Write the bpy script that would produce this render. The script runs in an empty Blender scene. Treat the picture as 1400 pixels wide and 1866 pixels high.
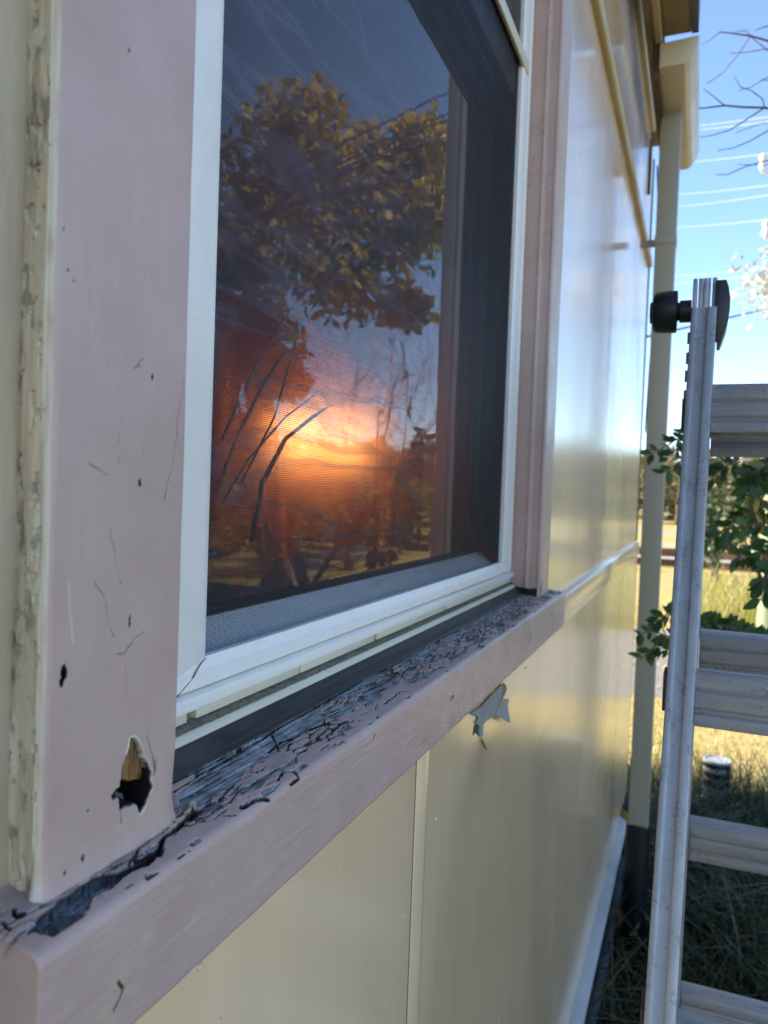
import bpy, bmesh, math, random
import numpy as np
from mathutils import Vector, Matrix
random.seed(7); rng = np.random.default_rng(11)
R = math.radians
S = bpy.context.scene

# ------------------------------------------------------------------ camera
CAM = np.array([0.22, 0.0, 1.75])
PITCH, YAW, ROLL = R(1.7503), R(22.208), R(2.08)
fw = np.array([-math.sin(YAW)*math.cos(PITCH), math.cos(YAW)*math.cos(PITCH), -math.sin(PITCH)])
r0 = np.cross(fw, [0, 0, 1]); r0 /= np.linalg.norm(r0); u0 = np.cross(r0, fw)
rt = math.cos(ROLL)*r0 + math.sin(ROLL)*u0
up = -math.sin(ROLL)*r0 + math.cos(ROLL)*u0
cam = bpy.data.cameras.new('camera'); camo = bpy.data.objects.new('camera', cam)
S.collection.objects.link(camo)
M4 = Matrix.Identity(4)
for i in range(3):
    M4[i][0], M4[i][1], M4[i][2], M4[i][3] = rt[i], up[i], -fw[i], CAM[i]
camo.matrix_world = M4
cam.sensor_fit = 'HORIZONTAL'; cam.sensor_width = 5.7; cam.lens = 5.7
cam.clip_start = 0.01; cam.clip_end = 3000
cam.dof.use_dof = True; cam.dof.focus_distance = 0.58; cam.dof.aperture_fstop = 2.3
S.camera = camo

def ray(x, y):
    d = fw*1400 + rt*(x-700) - up*(y-933)
    return d/np.linalg.norm(d)
def onX(x, y, X):
    d = ray(x, y); return CAM + d*((X-CAM[0])/d[0])
def onY(x, y, Y):
    d = ray(x, y); return CAM + d*((Y-CAM[1])/d[1])
def onZ(x, y, Z):
    d = ray(x, y); return CAM + d*((Z-CAM[2])/d[2])

# ------------------------------------------------------------------ world, sun, exposure
SUN_EL = R(35); SUN_DIR = Vector((-math.cos(SUN_EL)*0.993, -math.cos(SUN_EL)*0.12, math.sin(SUN_EL))).normalized()
w = bpy.data.worlds.new('World'); S.world = w; w.use_nodes = True
nt = w.node_tree; bg = nt.nodes['Background']
sky = nt.nodes.new('ShaderNodeTexSky'); sky.sky_type = 'NISHITA'; sky.sun_disc = False
sky.sun_elevation = SUN_EL; sky.sun_rotation = math.atan2(SUN_DIR.x, SUN_DIR.y)
sky.air_density = 0.75; sky.dust_density = 0.0; sky.ozone_density = 2.6
nt.links.new(sky.outputs[0], bg.inputs[0]); bg.inputs[1].default_value = 0.145
sl = bpy.data.lights.new('sun', 'SUN'); sl.energy = 5.0; sl.angle = R(0.5); sl.color = (1.0, 0.86, 0.66)
slo = bpy.data.objects.new('sun', sl); S.collection.objects.link(slo)
slo.rotation_euler = SUN_DIR.to_track_quat('Z', 'Y').to_euler()
S.view_settings.view_transform = 'Standard'; S.view_settings.look = 'None'; S.view_settings.gamma = 1
S.view_settings.exposure = 1.6
S.render.engine = 'CYCLES'
S.cycles.max_bounces = 10; S.cycles.transparent_max_bounces = 16
S.cycles.sample_clamp_indirect = 6
S.cycles.use_denoising = True

# ------------------------------------------------------------------ helpers
COL = S.collection
def link_obj(name, data, parent=None):
    o = bpy.data.objects.new(name, data); COL.objects.link(o)
    if parent: o.parent = parent
    return o
def tag(o, label=None, cat=None, group=None, kind=None):
    if label: o['label'] = label
    if cat: o['category'] = cat
    if group: o['group'] = group
    if kind: o['kind'] = kind
    return o
def empty(name, loc=(0, 0, 0), **k):
    o = bpy.data.objects.new(name, None); COL.objects.link(o); o.location = loc
    o.empty_display_size = .05
    return tag(o, **k)
def reparent_local(o):   # parents sit at a base: keep the child's world place
    if o.parent: o.location = Vector(o.location) - Vector(o.parent.location)
class MB:
    def __init__(s): s.v = []; s.f = []
    def add(s, vs, fs):
        n = len(s.v); s.v += [tuple(map(float, p)) for p in vs]; s.f += [tuple(i+n for i in f) for f in fs]; return s
    def box(s, a, b):
        x0, y0, z0 = [min(a[i], b[i]) for i in range(3)]; x1, y1, z1 = [max(a[i], b[i]) for i in range(3)]
        return s.add([(x0,y0,z0),(x1,y0,z0),(x1,y1,z0),(x0,y1,z0),(x0,y0,z1),(x1,y0,z1),(x1,y1,z1),(x0,y1,z1)],
                     [(0,3,2,1),(4,5,6,7),(0,1,5,4),(1,2,6,5),(2,3,7,6),(3,0,4,7)])
    def prism(s, poly, axis, t0, t1):
        # poly: list of 2d points in the two other axes (in order x,y,z minus axis)
        n = len(poly); vs = []
        for t in (t0, t1):
            for p in poly:
                q = list(p); q.insert(axis, t); vs.append(q)
        fs = [tuple(range(n))[::-1], tuple(range(n, 2*n))] + [(i, (i+1) % n, n+(i+1) % n, n+i) for i in range(n)]
        return s.add(vs, fs)
    def tube(s, pts, rad, n=8, cap=True):
        pts = [Vector(p) for p in pts]; rr = rad if hasattr(rad, '__len__') else [rad]*len(pts)
        rings = []; ref = Vector((0, 0, 1))
        for i, p in enumerate(pts):
            t = (pts[min(i+1, len(pts)-1)] - pts[max(i-1, 0)]).normalized()
            if abs(t.dot(ref)) > .95: ref = Vector((1, 0, 0))
            a = t.cross(ref).normalized(); b = t.cross(a)
            rings.append([p + (a*math.cos(2*math.pi*k/n) + b*math.sin(2*math.pi*k/n))*rr[i] for k in range(n)])
        vs = [q for r_ in rings for q in r_]; fs = []
        for i in range(len(pts)-1):
            for k in range(n): fs.append((i*n+k, i*n+(k+1) % n, (i+1)*n+(k+1) % n, (i+1)*n+k))
        if cap: fs += [tuple(range(n)), tuple(range((len(pts)-1)*n, len(pts)*n))[::-1]]
        return s.add(vs, fs)
    def cyl(s, p0, p1, r_, n=20): return s.tube([p0, p1], r_, n)
    def build(s, name, m, parent=None, bevel=0, smooth=False, seg=2):
        me = bpy.data.meshes.new(name); me.from_pydata(s.v, [], s.f); me.update()
        bm = bmesh.new(); bm.from_mesh(me); bmesh.ops.recalc_face_normals(bm, faces=bm.faces)
        if bevel:
            es = [e for e in bm.edges if len(e.link_faces) == 2 and e.calc_face_angle(0) > R(35)]
            bmesh.ops.bevel(bm, geom=es, offset=bevel, segments=seg, affect='EDGES', profile=.5, clamp_overlap=True)
        bm.to_mesh(me); bm.free()
        me.materials.append(m)
        if smooth or bevel:
            me.polygons.foreach_set('use_smooth', [True]*len(me.polygons))
            if hasattr(me, 'set_sharp_from_angle'): me.set_sharp_from_angle(angle=R(50))
        return link_obj(name, me, parent)
def leafmesh(name, V, F4, m, parent=None, attr=None, mats=None, midx=None):
    me = bpy.data.meshes.new(name)
    V = np.asarray(V, dtype=np.float32); F4 = np.asarray(F4, dtype=np.int32)
    me.vertices.add(len(V)); me.vertices.foreach_set('co', V.ravel())
    k = F4.shape[1]
    me.loops.add(F4.size); me.loops.foreach_set('vertex_index', F4.ravel())
    me.polygons.add(len(F4)); me.polygons.foreach_set('loop_start', np.arange(0, F4.size, k, dtype=np.int32))
    me.update(calc_edges=True)
    for n_, a_ in (attr or {}).items():
        at = me.attributes.new(n_, 'FLOAT', 'POINT'); at.data.foreach_set('value', np.asarray(a_, dtype=np.float32).ravel())
    me.materials.append(m)
    return link_obj(name, me, parent)
def gridmesh(name, P, m, parent=None, attr=None, crisp=None):
    n, k = P.shape[:2]
    idx = np.arange(n*k).reshape(n, k)
    F = np.stack([idx[:-1, :-1], idx[1:, :-1], idx[1:, 1:], idx[:-1, 1:]], -1).reshape(-1, 4)
    o = leafmesh(name, P.reshape(-1, 3), F, m, parent, attr)
    sm = np.ones(len(F), bool)
    if crisp is not None:
        h4 = crisp.reshape(-1)[F]; sm = (h4.max(1)-h4.min(1)) < .00022
    o.data.polygons.foreach_set('use_smooth', sm)
    return o

# noise in numpy
def _h(i, j, s):
    n = (i.astype(np.int64)*374761393 + j.astype(np.int64)*668265263 + s*1442695041) & 0xffffffff
    n = ((n ^ (n >> 13))*1274126177) & 0xffffffff
    return ((n ^ (n >> 16)) & 0xffff)/65535.0
def vnoise(x, y, s=0):
    i = np.floor(x).astype(int); j = np.floor(y).astype(int); fx = x-i; fy = y-j
    fx = fx*fx*(3-2*fx); fy = fy*fy*(3-2*fy)
    a = _h(i, j, s); b = _h(i+1, j, s); c = _h(i, j+1, s); d = _h(i+1, j+1, s)
    return (a*(1-fx)+b*fx)*(1-fy) + (c*(1-fx)+d*fx)*fy
def fbm(x, y, o=4, s=0):
    t = 0; a = .5; n = 0
    for k in range(o):
        t = t + a*vnoise(x*2**k, y*2**k, s+k*17); n += a; a *= .5
    return t/n
def worley(x, y, s=0):
    i0 = np.floor(x).astype(int); j0 = np.floor(y).astype(int)
    f1 = np.full(x.shape, 9.); f2 = np.full(x.shape, 9.); idv = np.zeros(x.shape)
    for di in (-1, 0, 1):
        for dj in (-1, 0, 1):
            i = i0+di; j = j0+dj
            d = np.hypot(i+_h(i, j, s)-x, j+_h(i, j, s+5)-y)
            c = d < f1
            f2 = np.where(c, f1, np.minimum(f2, d)); idv = np.where(c, _h(i, j, s+9), idv); f1 = np.where(c, d, f1)
    return f1, f2, idv
def inpoly(px, py, poly):
    ins = np.zeros(px.shape, bool); n = len(poly)
    for i in range(n):
        x1, y1 = poly[i]; x2, y2 = poly[(i+1) % n]
        if y1 == y2: continue
        c = ((y1 > py) != (y2 > py)) & (px < (x2-x1)*(py-y1)/(y2-y1)+x1)
        ins ^= c
    return ins
def distline(px, py, pts, closed=False):
    d = np.full(px.shape, 9.)
    seq = list(zip(pts[:-1], pts[1:])) + ([(pts[-1], pts[0])] if closed else [])
    for (x1, y1), (x2, y2) in seq:
        L = (x2-x1)**2+(y2-y1)**2+1e-12
        t = np.clip(((px-x1)*(x2-x1)+(py-y1)*(y2-y1))/L, 0, 1)
        d = np.minimum(d, np.hypot(px-x1-t*(x2-x1), py-y1-t*(y2-y1)))
    return d
def sstep(a, b, x):
    t = np.clip((x-a)/(b-a), 0, 1); return t*t*(3-2*t)

# ------------------------------------------------------------------ materials
def mat(name):
    m = bpy.data.materials.new(name); m.use_nodes = True
    return m, m.node_tree, m.node_tree.nodes['Principled BSDF']
def N(nt, t, **k):
    n = nt.nodes.new(t)
    for a, b in k.items():
        if a.startswith('i_'):
            key = a[2:].replace('_', ' ')
            n.inputs[int(key) if key.isdigit() else key].default_value = b
        else: setattr(n, a, b)
    return n
def coords(nt, scale=(1, 1, 1)):
    tc = N(nt, 'ShaderNodeTexCoord'); mp = N(nt, 'ShaderNodeMapping'); mp.inputs['Scale'].default_value = scale
    nt.links.new(tc.outputs['Object'], mp.inputs[0]); return mp.outputs[0]
def noise(nt, vec, scale, detail=4, rough=.55):
    n = N(nt, 'ShaderNodeTexNoise'); n.inputs['Scale'].default_value = scale
    n.inputs['Detail'].default_value = detail; n.inputs['Roughness'].default_value = rough
    nt.links.new(vec, n.inputs['Vector']); return n.outputs['Fac']
def ramp(nt, fac, stops):
    r_ = N(nt, 'ShaderNodeValToRGB'); e = r_.color_ramp.elements
    while len(e) < len(stops): e.new(.5)
    for k, (p, c) in enumerate(stops):
        e[k].position = p; e[k].color = (*c, 1) if hasattr(c, '__len__') else (c, c, c, 1)
    nt.links.new(fac, r_.inputs[0]); return r_.outputs[0]
def mixc(nt, fac, a, b):
    n = N(nt, 'ShaderNodeMix', data_type='RGBA')
    for s, v in ((0, fac), (6, a), (7, b)):
        if hasattr(v, 'is_linked') or hasattr(v, 'node'): nt.links.new(v, n.inputs[s])
        else: n.inputs[s].default_value = (*v, 1) if hasattr(v, '__len__') else v
    return n.outputs[2]
def bump(nt, p, h, strength, dist, prev=None):
    b = N(nt, 'ShaderNodeBump'); b.inputs['Strength'].default_value = strength; b.inputs['Distance'].default_value = dist
    nt.links.new(h, b.inputs['Height'])
    if prev: nt.links.new(prev, b.inputs['Normal'])
    nt.links.new(b.outputs[0], p.inputs['Normal']); return b.outputs[0]
def attr(nt, n):
    a = N(nt, 'ShaderNodeAttribute', attribute_name=n); return a.outputs['Fac']
def simple(name, c1, c2=None, sc=20, rough=.5, rough2=None, bs=0, bd=.001, stretch=(1, 1, 1), metal=0, spec=.5, detail=5, bsc=None):
    m, nt, p = mat(name); v = coords(nt, stretch)
    f = noise(nt, v, sc, detail)
    nt.links.new(ramp(nt, f, [(.3, c1), (.7, c2 or c1)]), p.inputs['Base Color'])
    nt.links.new(ramp(nt, f, [(.3, rough), (.7, rough2 if rough2 is not None else rough)]), p.inputs['Roughness'])
    p.inputs['Metallic'].default_value = metal; p.inputs['Specular IOR Level'].default_value = spec
    if bs: bump(nt, p, noise(nt, v, bsc or sc*3, 4), bs, bd)
    return m

def cream_wall(name, base=(.86, .62, .41), rough=.19, wav=.0005):
    m, nt, p = mat(name)
    vs = coords(nt, (1, 1, .10)); v = coords(nt)
    streak = noise(nt, vs, 30, 5, .6)
    blot = noise(nt, v, 5, 4)
    c = mixc(nt, ramp(nt, streak, [(.35, 0.), (.75, .35)]), base, tuple(x*.84 for x in base))
    c = mixc(nt, ramp(nt, blot, [(.5, 0.), (.8, .25)]), c, (base[0]*.82, base[1]*.82, base[2]*.88))
    specks = noise(nt, v, 160, 2)
    c = mixc(nt, ramp(nt, specks, [(.74, 0.), (.78, .6)]), c, (.25, .22, .16))
    nt.links.new(c, p.inputs['Base Color'])
    nt.links.new(ramp(nt, blot, [(.3, rough*.8), (.7, rough*1.35)]), p.inputs['Roughness'])
    b1 = N(nt, 'ShaderNodeBump'); b1.inputs['Strength'].default_value = .5; b1.inputs['Distance'].default_value = wav
    nt.links.new(noise(nt, vs, 16, 2), b1.inputs['Height'])
    bump(nt, p, noise(nt, coords(nt, (1, 1, .5)), 260, 3), .10, .0004, b1.outputs[0])
    p.inputs['Coat Weight'].default_value = .7; p.inputs['Coat Roughness'].default_value = .15
    return m
M = {}
M['wall_up'] = cream_wall('cream_gloss_sheet')
M['wall_low'] = cream_wall('cream_sheet_lower', (.88, .635, .385), .21, .0007)
M['wall_old'] = simple('aged_cream_paint', (.60, .49, .34), (.36, .29, .19), 34, .5, .7, .6, .002, (1, 1, .14), detail=8)
M['cream_trim'] = simple('cream_trim_paint', (.60, .49, .34), (.53, .43, .30), 30, .35, .5, .35, .001, (1, .15, 1))
M['cream_strap'] = simple('cream_strap_paint', (.48, .38, .20), (.40, .31, .15), 25, .35, .5, .3, .001, (1, .2, 1))
M['white'] = simple('white_powder_coat', (.88, .83, .75), (.82, .78, .71), 60, .27, .33, .05, .0003)
M['cream_al'] = simple('cream_aluminium', (.70, .66, .50), (.62, .57, .42), 40, .35, .5, .1, .0005, (1, .2, 1))
M['dirt'] = simple('grime_in_track', (.10, .09, .065), (.26, .22, .15), 220, .9, .9, .5, .001)
M['dark_al'] = simple('dark_bronze_aluminium', (.004, .005, .008), (.008, .009, .013), 20, .35, .5, spec=.3)
M['silver'] = simple('silver_aluminium', (.86, .86, .84), (.76, .77, .77), 30, .25, .35, .1, .0005, (1, .3, 1), metal=0)
M['gutter'] = simple('gutter_paint', (.60, .53, .38), (.55, .48, .34), 10, .3, .4)
M['pipe'] = simple('downpipe_paint', (.34, .31, .235), (.29, .265, .20), 6, .4, .5, stretch=(1, 1, .3))
M['soffit'] = simple('soffit_timber', (.28, .21, .11), (.19, .14, .07), 20, .6, .7, stretch=(1, .1, 1))
M['roof'] = simple('dark_roof_steel', (.03, .045, .05), (.045, .06, .065), 8, .4, .5)
M['drip'] = simple('pale_drip_board', (.42, .415, .39), (.35, .345, .33), 18, .45, .6, .3, .001, (1, .3, 1))
M['base_sheet'] = simple('weathered_base_sheet', (.030, .040, .055), (.055, .065, .08), 12, .6, .8)
M['brown'] = simple('brown_timber', (.07, .045, .035), (.11, .075, .055), 20, .7, .8)
M['black_pl'] = simple('black_plastic', (.010, .011, .012), (.018, .019, .02), 50, .32, .5, .15, .0005)
M['interior'] = simple('interior_wall', (.34, .06, .03), (.24, .045, .025), 4, .8, .9)
M['interior_dark'] = simple('interior_floor', (.05, .02, .015), (.07, .03, .02), 6, .6, .7)
M['wire'] = simple('weathered_cable', (.40, .40, .42), (.36, .36, .38), 10, .5)
M['wire_dark'] = simple('dark_service_cable', (.05, .06, .08), (.07, .08, .1), 10, .6)
M['pole'] = simple('pale_green_pole', (.30, .36, .22), (.24, .29, .18), 6, .7, .8, .3, .004, (1, 1, .1))
M['insul'] = simple('white_porcelain', (.75, .73, .68), (.65, .63, .58), 10, .25)
M['bark'] = simple('tree_bark', (.09, .065, .05), (.15, .12, .10), 30, .9, .9, .6, .01, (1, 1, .2))
M['twig'] = simple('bare_twig_bark', (.13, .07, .08), (.19, .12, .12), 30, .8, .8)
M['brownwood'] = simple('raw_brown', (.25, .12, .04), (.14, .06, .02), 30, .8)
M['paperback'] = simple('torn_paint_back', (.36, .37, .33), (.30, .31, .29), 40, .7, .8, .2, .0006)

# rubber flashing with dust
m, nt, p = mat('black_rubber_flashing'); v = coords(nt, (1, .25, 1))
d = noise(nt, v, 60, 5, .6)
nt.links.new(mixc(nt, ramp(nt, d, [(.45, 0.), (.8, .7)]), (.010, .012, .015), (.09, .085, .07)), p.inputs['Base Color'])
nt.links.new(ramp(nt, d, [(.3, .28), (.7, .6)]), p.inputs['Roughness'])
bump(nt, p, noise(nt, coords(nt), 300, 3), .2, .0004); M['rubber'] = m

# pink paint on the window surround and sill, with attribute masks
def pink_mat(name, base=(.535, .37, .31), grain_axis='y'):
    m, nt, p = mat(name)
    st = (1, .10, 1) if grain_axis == 'y' else (1, 1, .10)
    v = coords(nt); vg = coords(nt, st)
    big = noise(nt, v, 18, 5); brush = noise(nt, vg, 160, 4, .6)
    c = mixc(nt, ramp(nt, big, [(.35, 0.), (.7, .9)]), base, (base[0]*.88, base[1]*.86, base[2]*.85))
    c = mixc(nt, ramp(nt, brush, [(.5, 0.), (.8, .14)]), c, (base[0]*.82, base[1]*.80, base[2]*.82))
    sp = noise(nt, v, 420, 2)
    c = mixc(nt, ramp(nt, sp, [(.735, 0.), (.77, .7)]), c, (.10, .08, .075))
    # bare grey wood
    fib = noise(nt, coords(nt, (1, .035, 1)) if grain_axis == 'y' else coords(nt, (1, 1, .035)), 900, 4, .7)
    wood = ramp(nt, fib, [(.30, (.05, .05, .055)), (.48, (.22, .225, .23)), (.70, (.55, .57, .58))])
    wood = mixc(nt, ramp(nt, noise(nt, v, 70, 4), [(.45, 0.), (.65, .75)]), wood, (.075, .07, .055))
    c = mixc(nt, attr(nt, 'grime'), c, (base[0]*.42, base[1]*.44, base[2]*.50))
    c = mixc(nt, attr(nt, 'bare'), c, wood)
    c = mixc(nt, attr(nt, 'cream'), c, mixc(nt, ramp(nt, noise(nt, vg, 70, 6, .65), [(.40, 0.), (.62, 1.)]), (.62, .50, .33), (.40, .32, .21)))
    c = mixc(nt, attr(nt, 'brown'), c, mixc(nt, ramp(nt, noise(nt, coords(nt, (1, 1, .06)), 1100, 4, .65), [(.35, 0.), (.65, 1.)]), (.10, .045, .015), (.36, .19, .07)))
    c = mixc(nt, attr(nt, 'chip_highlight'), c, (.80, .74, .62))  # pale chips, plus highlights painted on the post edges
    c = mixc(nt, attr(nt, 'dark'), c, (.012, .011, .011))
    nt.links.new(c, p.inputs['Base Color'])
    rgh = N(nt, 'ShaderNodeMath', operation='MULTIPLY_ADD'); nt.links.new(attr(nt, 'bare'), rgh.inputs[0])
    rgh.inputs[1].default_value = .45; nt.links.new(ramp(nt, big, [(.3, .30), (.7, .42)]), rgh.inputs[2])
    nt.links.new(rgh.outputs[0], p.inputs['Roughness'])
    b1 = N(nt, 'ShaderNodeBump'); b1.inputs['Strength'].default_value = .35; b1.inputs['Distance'].default_value = .0008
    nt.links.new(brush, b1.inputs['Height'])
    bump(nt, p, noise(nt, v, 330, 5, .6), .5, .0006, b1.outputs[0])
    return m
M['pink_y'] = pink_mat('dusty_pink_paint_sill', grain_axis='y')
M['pink_z'] = pink_mat('dusty_pink_paint_post', grain_axis='z')

# weathered aluminium of the ladder
def alu(name, st):
    m, nt, p = mat(name); v = coords(nt, st); v2 = coords(nt)
    s1 = noise(nt, v, 40, 6, .65); s2 = noise(nt, v, 90, 5, .6); s3 = noise(nt, v2, 230, 4, .6)
    c = mixc(nt, ramp(nt, s1, [(.40, 0.), (.8, .6)]), (.44, .435, .435), (.27, .27, .27))
    mm = N(nt, 'ShaderNodeMath', operation='MULTIPLY'); nt.links.new(ramp(nt, s2, [(.50, 0.), (.64, 1.)]), mm.inputs[0]); nt.links.new(ramp(nt, s3, [(.42, 0.), (.6, 1.)]), mm.inputs[1])
    m3 = N(nt, 'ShaderNodeMath', operation='MULTIPLY'); nt.links.new(mm.outputs[0], m3.inputs[0]); m3.inputs[1].default_value = .65; c = mixc(nt, m3.outputs[0], c, (.17, .17, .175))
    sp = N(nt, 'ShaderNodeTexVoronoi'); sp.inputs['Scale'].default_value = 130; nt.links.new(v2, sp.inputs[0])
    c = mixc(nt, ramp(nt, sp.outputs[0], [(.06, .8), (.13, 0.)]), c, (.07, .07, .075))
    nt.links.new(c, p.inputs['Base Color']); p.inputs['Metallic'].default_value = .35
    nt.links.new(ramp(nt, s1, [(.3, .38), (.7, .6)]), p.inputs['Roughness'])
    bump(nt, p, s3, .2, .0008); return m
M['alu_z'] = alu('weathered_aluminium_stile', (1, 1, .06))
M['alu_x'] = alu('weathered_aluminium_rung', (.12, 1, 1))

# glass: thin pane, mirror reflection by Fresnel over clear
def thin_glass(name, tint=(1, 1, 1), rough=0.0, ior=1.5, wav=None, mul=1.8):
    m = bpy.data.materials.new(name); m.use_nodes = True; nt = m.node_tree; nt.nodes.clear()
    out = N(nt, 'ShaderNodeOutputMaterial'); mx = N(nt, 'ShaderNodeMixShader')
    tr = N(nt, 'ShaderNodeBsdfTransparent'); tr.inputs[0].default_value = (*tint, 1)
    gl = N(nt, 'ShaderNodeBsdfGlossy'); gl.inputs['Roughness'].default_value = rough
    fr = N(nt, 'ShaderNodeFresnel'); fr.inputs['IOR'].default_value = ior
    k = N(nt, 'ShaderNodeMath', operation='MULTIPLY'); k.inputs[1].default_value = mul; k.use_clamp = True
    nt.links.new(fr.outputs[0], k.inputs[0]); nt.links.new(k.outputs[0], mx.inputs[0])
    nt.links.new(tr.outputs[0], mx.inputs[1]); nt.links.new(gl.outputs[0], mx.inputs[2]); nt.links.new(mx.outputs[0], out.inputs[0])
    if wav:
        v = coords(nt, wav[0]); b = N(nt, 'ShaderNodeBump'); b.inputs['Strength'].default_value = 1; b.inputs['Distance'].default_value = wav[2]
        nn = N(nt, 'ShaderNodeTexNoise'); nn.inputs['Scale'].default_value = wav[1]; nn.inputs['Detail'].default_value = 3; nn.inputs['Distortion'].default_value = 1.2
        nt.links.new(v, nn.inputs['Vector']); nt.links.new(nn.outputs['Fac'], b.inputs['Height'])
        nt.links.new(b.outputs[0], gl.inputs['Normal']); nt.links.new(b.outputs[0], fr.inputs['Normal'])
    return m
M['glass'] = thin_glass('window_glass', (.92, .93, .94), 0, 1.5, ((1, 1, 1), 3, .0006), 2.8)
M['plastic'] = thin_glass('crumpled_clear_film', (.96, .93, .93), .05, 1.4, ((1, 1.0, .28), 10, .006), .6)

# insect screen: woven threads in a real plane
def screen_mat():
    m = bpy.data.materials.new('fibreglass_insect_mesh'); m.use_nodes = True; nt = m.node_tree; nt.nodes.clear()
    out = N(nt, 'ShaderNodeOutputMaterial'); mx = N(nt, 'ShaderNodeMixShader'); tr = N(nt, 'ShaderNodeBsdfTransparent')
    df = N(nt, 'ShaderNodeBsdfPrincipled'); df.inputs['Base Color'].default_value = (.022, .022, .026, 1); df.inputs['Roughness'].default_value = .5; df.inputs['Specular IOR Level'].default_value = .35
    tc = N(nt, 'ShaderNodeTexCoord'); wv = N(nt, 'ShaderNodeTexNoise'); wv.inputs['Scale'].default_value = 9
    nt.links.new(tc.outputs['Object'], wv.inputs['Vector'])
    ad = N(nt, 'ShaderNodeVectorMath', operation='MULTIPLY_ADD'); nt.links.new(wv.outputs['Color'], ad.inputs[0])
    ad.inputs[1].default_value = (.0016,)*3; nt.links.new(tc.outputs['Object'], ad.inputs[2])
    sp = N(nt, 'ShaderNodeSeparateXYZ'); nt.links.new(ad.outputs[0], sp.inputs[0])
    ms = []
    for o_ in ('Y', 'Z'):
        a = N(nt, 'ShaderNodeMath', operation='MULTIPLY'); nt.links.new(sp.outputs[o_], a.inputs[0]); a.inputs[1].default_value = 1/.00150
        b = N(nt, 'ShaderNodeMath', operation='FRACT'); nt.links.new(a.outputs[0], b.inputs[0])
        c = N(nt, 'ShaderNodeMath', operation='LESS_THAN'); nt.links.new(b.outputs[0], c.inputs[0]); c.inputs[1].default_value = .25
        ms.append(c.outputs[0])
    mm = N(nt, 'ShaderNodeMath', operation='MAXIMUM'); nt.links.new(ms[0], mm.inputs[0]); nt.links.new(ms[1], mm.inputs[1])
    nt.links.new(mm.outputs[0], mx.inputs[0]); nt.links.new(tr.outputs[0], mx.inputs[1]); nt.links.new(df.outputs[0], mx.inputs[2])
    nt.links.new(mx.outputs[0], out.inputs[0]); return m
M['screen'] = screen_mat()

def leaf_mat(name, cols, trans=.35, rough=.45):
    m = bpy.data.materials.new(name); m.use_nodes = True; nt = m.node_tree; p = nt.nodes['Principled BSDF']
    a = attr(nt, 'rnd'); stops = [(i/(len(cols)-1), c) for i, c in enumerate(cols)]
    c = ramp(nt, a, stops); nt.links.new(c, p.inputs['Base Color']); p.inputs['Roughness'].default_value = rough
    t = N(nt, 'ShaderNodeBsdfTranslucent'); hs = N(nt, 'ShaderNodeHueSaturation'); hs.inputs['Value'].default_value = 1.6; hs.inputs['Saturation'].default_value = 1.15
    nt.links.new(c, hs.inputs['Color']); nt.links.new(hs.outputs[0], t.inputs[0])
    mx = N(nt, 'ShaderNodeMixShader'); mx.inputs[0].default_value = trans
    nt.links.new(p.outputs[0], mx.inputs[1]); nt.links.new(t.outputs[0], mx.inputs[2])
    nt.links.new(mx.outputs[0], nt.nodes['Material Output'].inputs[0]); return m
M['leaf_vine'] = leaf_mat('vine_leaves', [(.022, .055, .014), (.040, .09, .022), (.065, .13, .028), (.40, .25, .02)], .3)
M['leaf_tree'] = leaf_mat('sunlit_gold_tree_leaves', [(.10, .13, .03), (.24, .23, .04), (.45, .33, .05), (.60, .36, .05)], .45)
M['leaf_gum'] = leaf_mat('olive_gum_leaves', [(.075, .085, .035), (.11, .11, .05), (.16, .145, .07), (.20, .17, .09)], .25)
M['leaf_pale'] = leaf_mat('sunlit_pale_leaves', [(.35, .33, .26), (.5, .46, .38), (.6, .58, .5), (.7, .66, .6)], .3)  # pale tone is sunlight put into the leaf colour
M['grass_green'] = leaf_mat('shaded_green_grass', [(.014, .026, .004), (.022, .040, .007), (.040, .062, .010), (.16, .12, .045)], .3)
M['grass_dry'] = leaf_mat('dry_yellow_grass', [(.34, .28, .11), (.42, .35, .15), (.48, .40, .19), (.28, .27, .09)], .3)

# ground
m, nt, p = mat('dry_field'); v = coords(nt)
a1 = noise(nt, v, .6, 6, .6); a2 = noise(nt, v, 9, 6, .7); a3 = noise(nt, v, 60, 3)
c = mixc(nt, ramp(nt, a2, [(.35, 0.), (.7, 1.)]), (.46, .37, .16), (.31, .26, .10))
c = mixc(nt, ramp(nt, a1, [(.48, 0.), (.66, .7)]), c, (.26, .27, .08))
c = mixc(nt, ramp(nt, a3, [(.35, .5), (.6, 0.)]), c, (.30, .24, .11))
# dark soil and old grass by the house, its shade put into their colour
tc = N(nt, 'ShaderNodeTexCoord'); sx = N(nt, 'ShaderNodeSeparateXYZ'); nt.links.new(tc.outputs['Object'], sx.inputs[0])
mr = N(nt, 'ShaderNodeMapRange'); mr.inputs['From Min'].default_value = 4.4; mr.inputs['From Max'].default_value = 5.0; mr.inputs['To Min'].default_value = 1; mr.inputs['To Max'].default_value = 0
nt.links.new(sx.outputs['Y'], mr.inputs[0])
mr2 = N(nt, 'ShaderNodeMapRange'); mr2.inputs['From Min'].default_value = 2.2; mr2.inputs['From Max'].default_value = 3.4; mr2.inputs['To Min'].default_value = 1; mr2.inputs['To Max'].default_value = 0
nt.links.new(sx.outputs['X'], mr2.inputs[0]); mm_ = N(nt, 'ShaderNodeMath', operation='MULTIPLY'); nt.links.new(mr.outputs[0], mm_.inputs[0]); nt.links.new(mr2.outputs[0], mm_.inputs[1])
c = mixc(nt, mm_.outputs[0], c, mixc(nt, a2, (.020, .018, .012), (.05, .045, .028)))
nt.links.new(c, p.inputs['Base Color']); p.inputs['Roughness'].default_value = .95; p.inputs['Specular IOR Level'].default_value = .1
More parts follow.
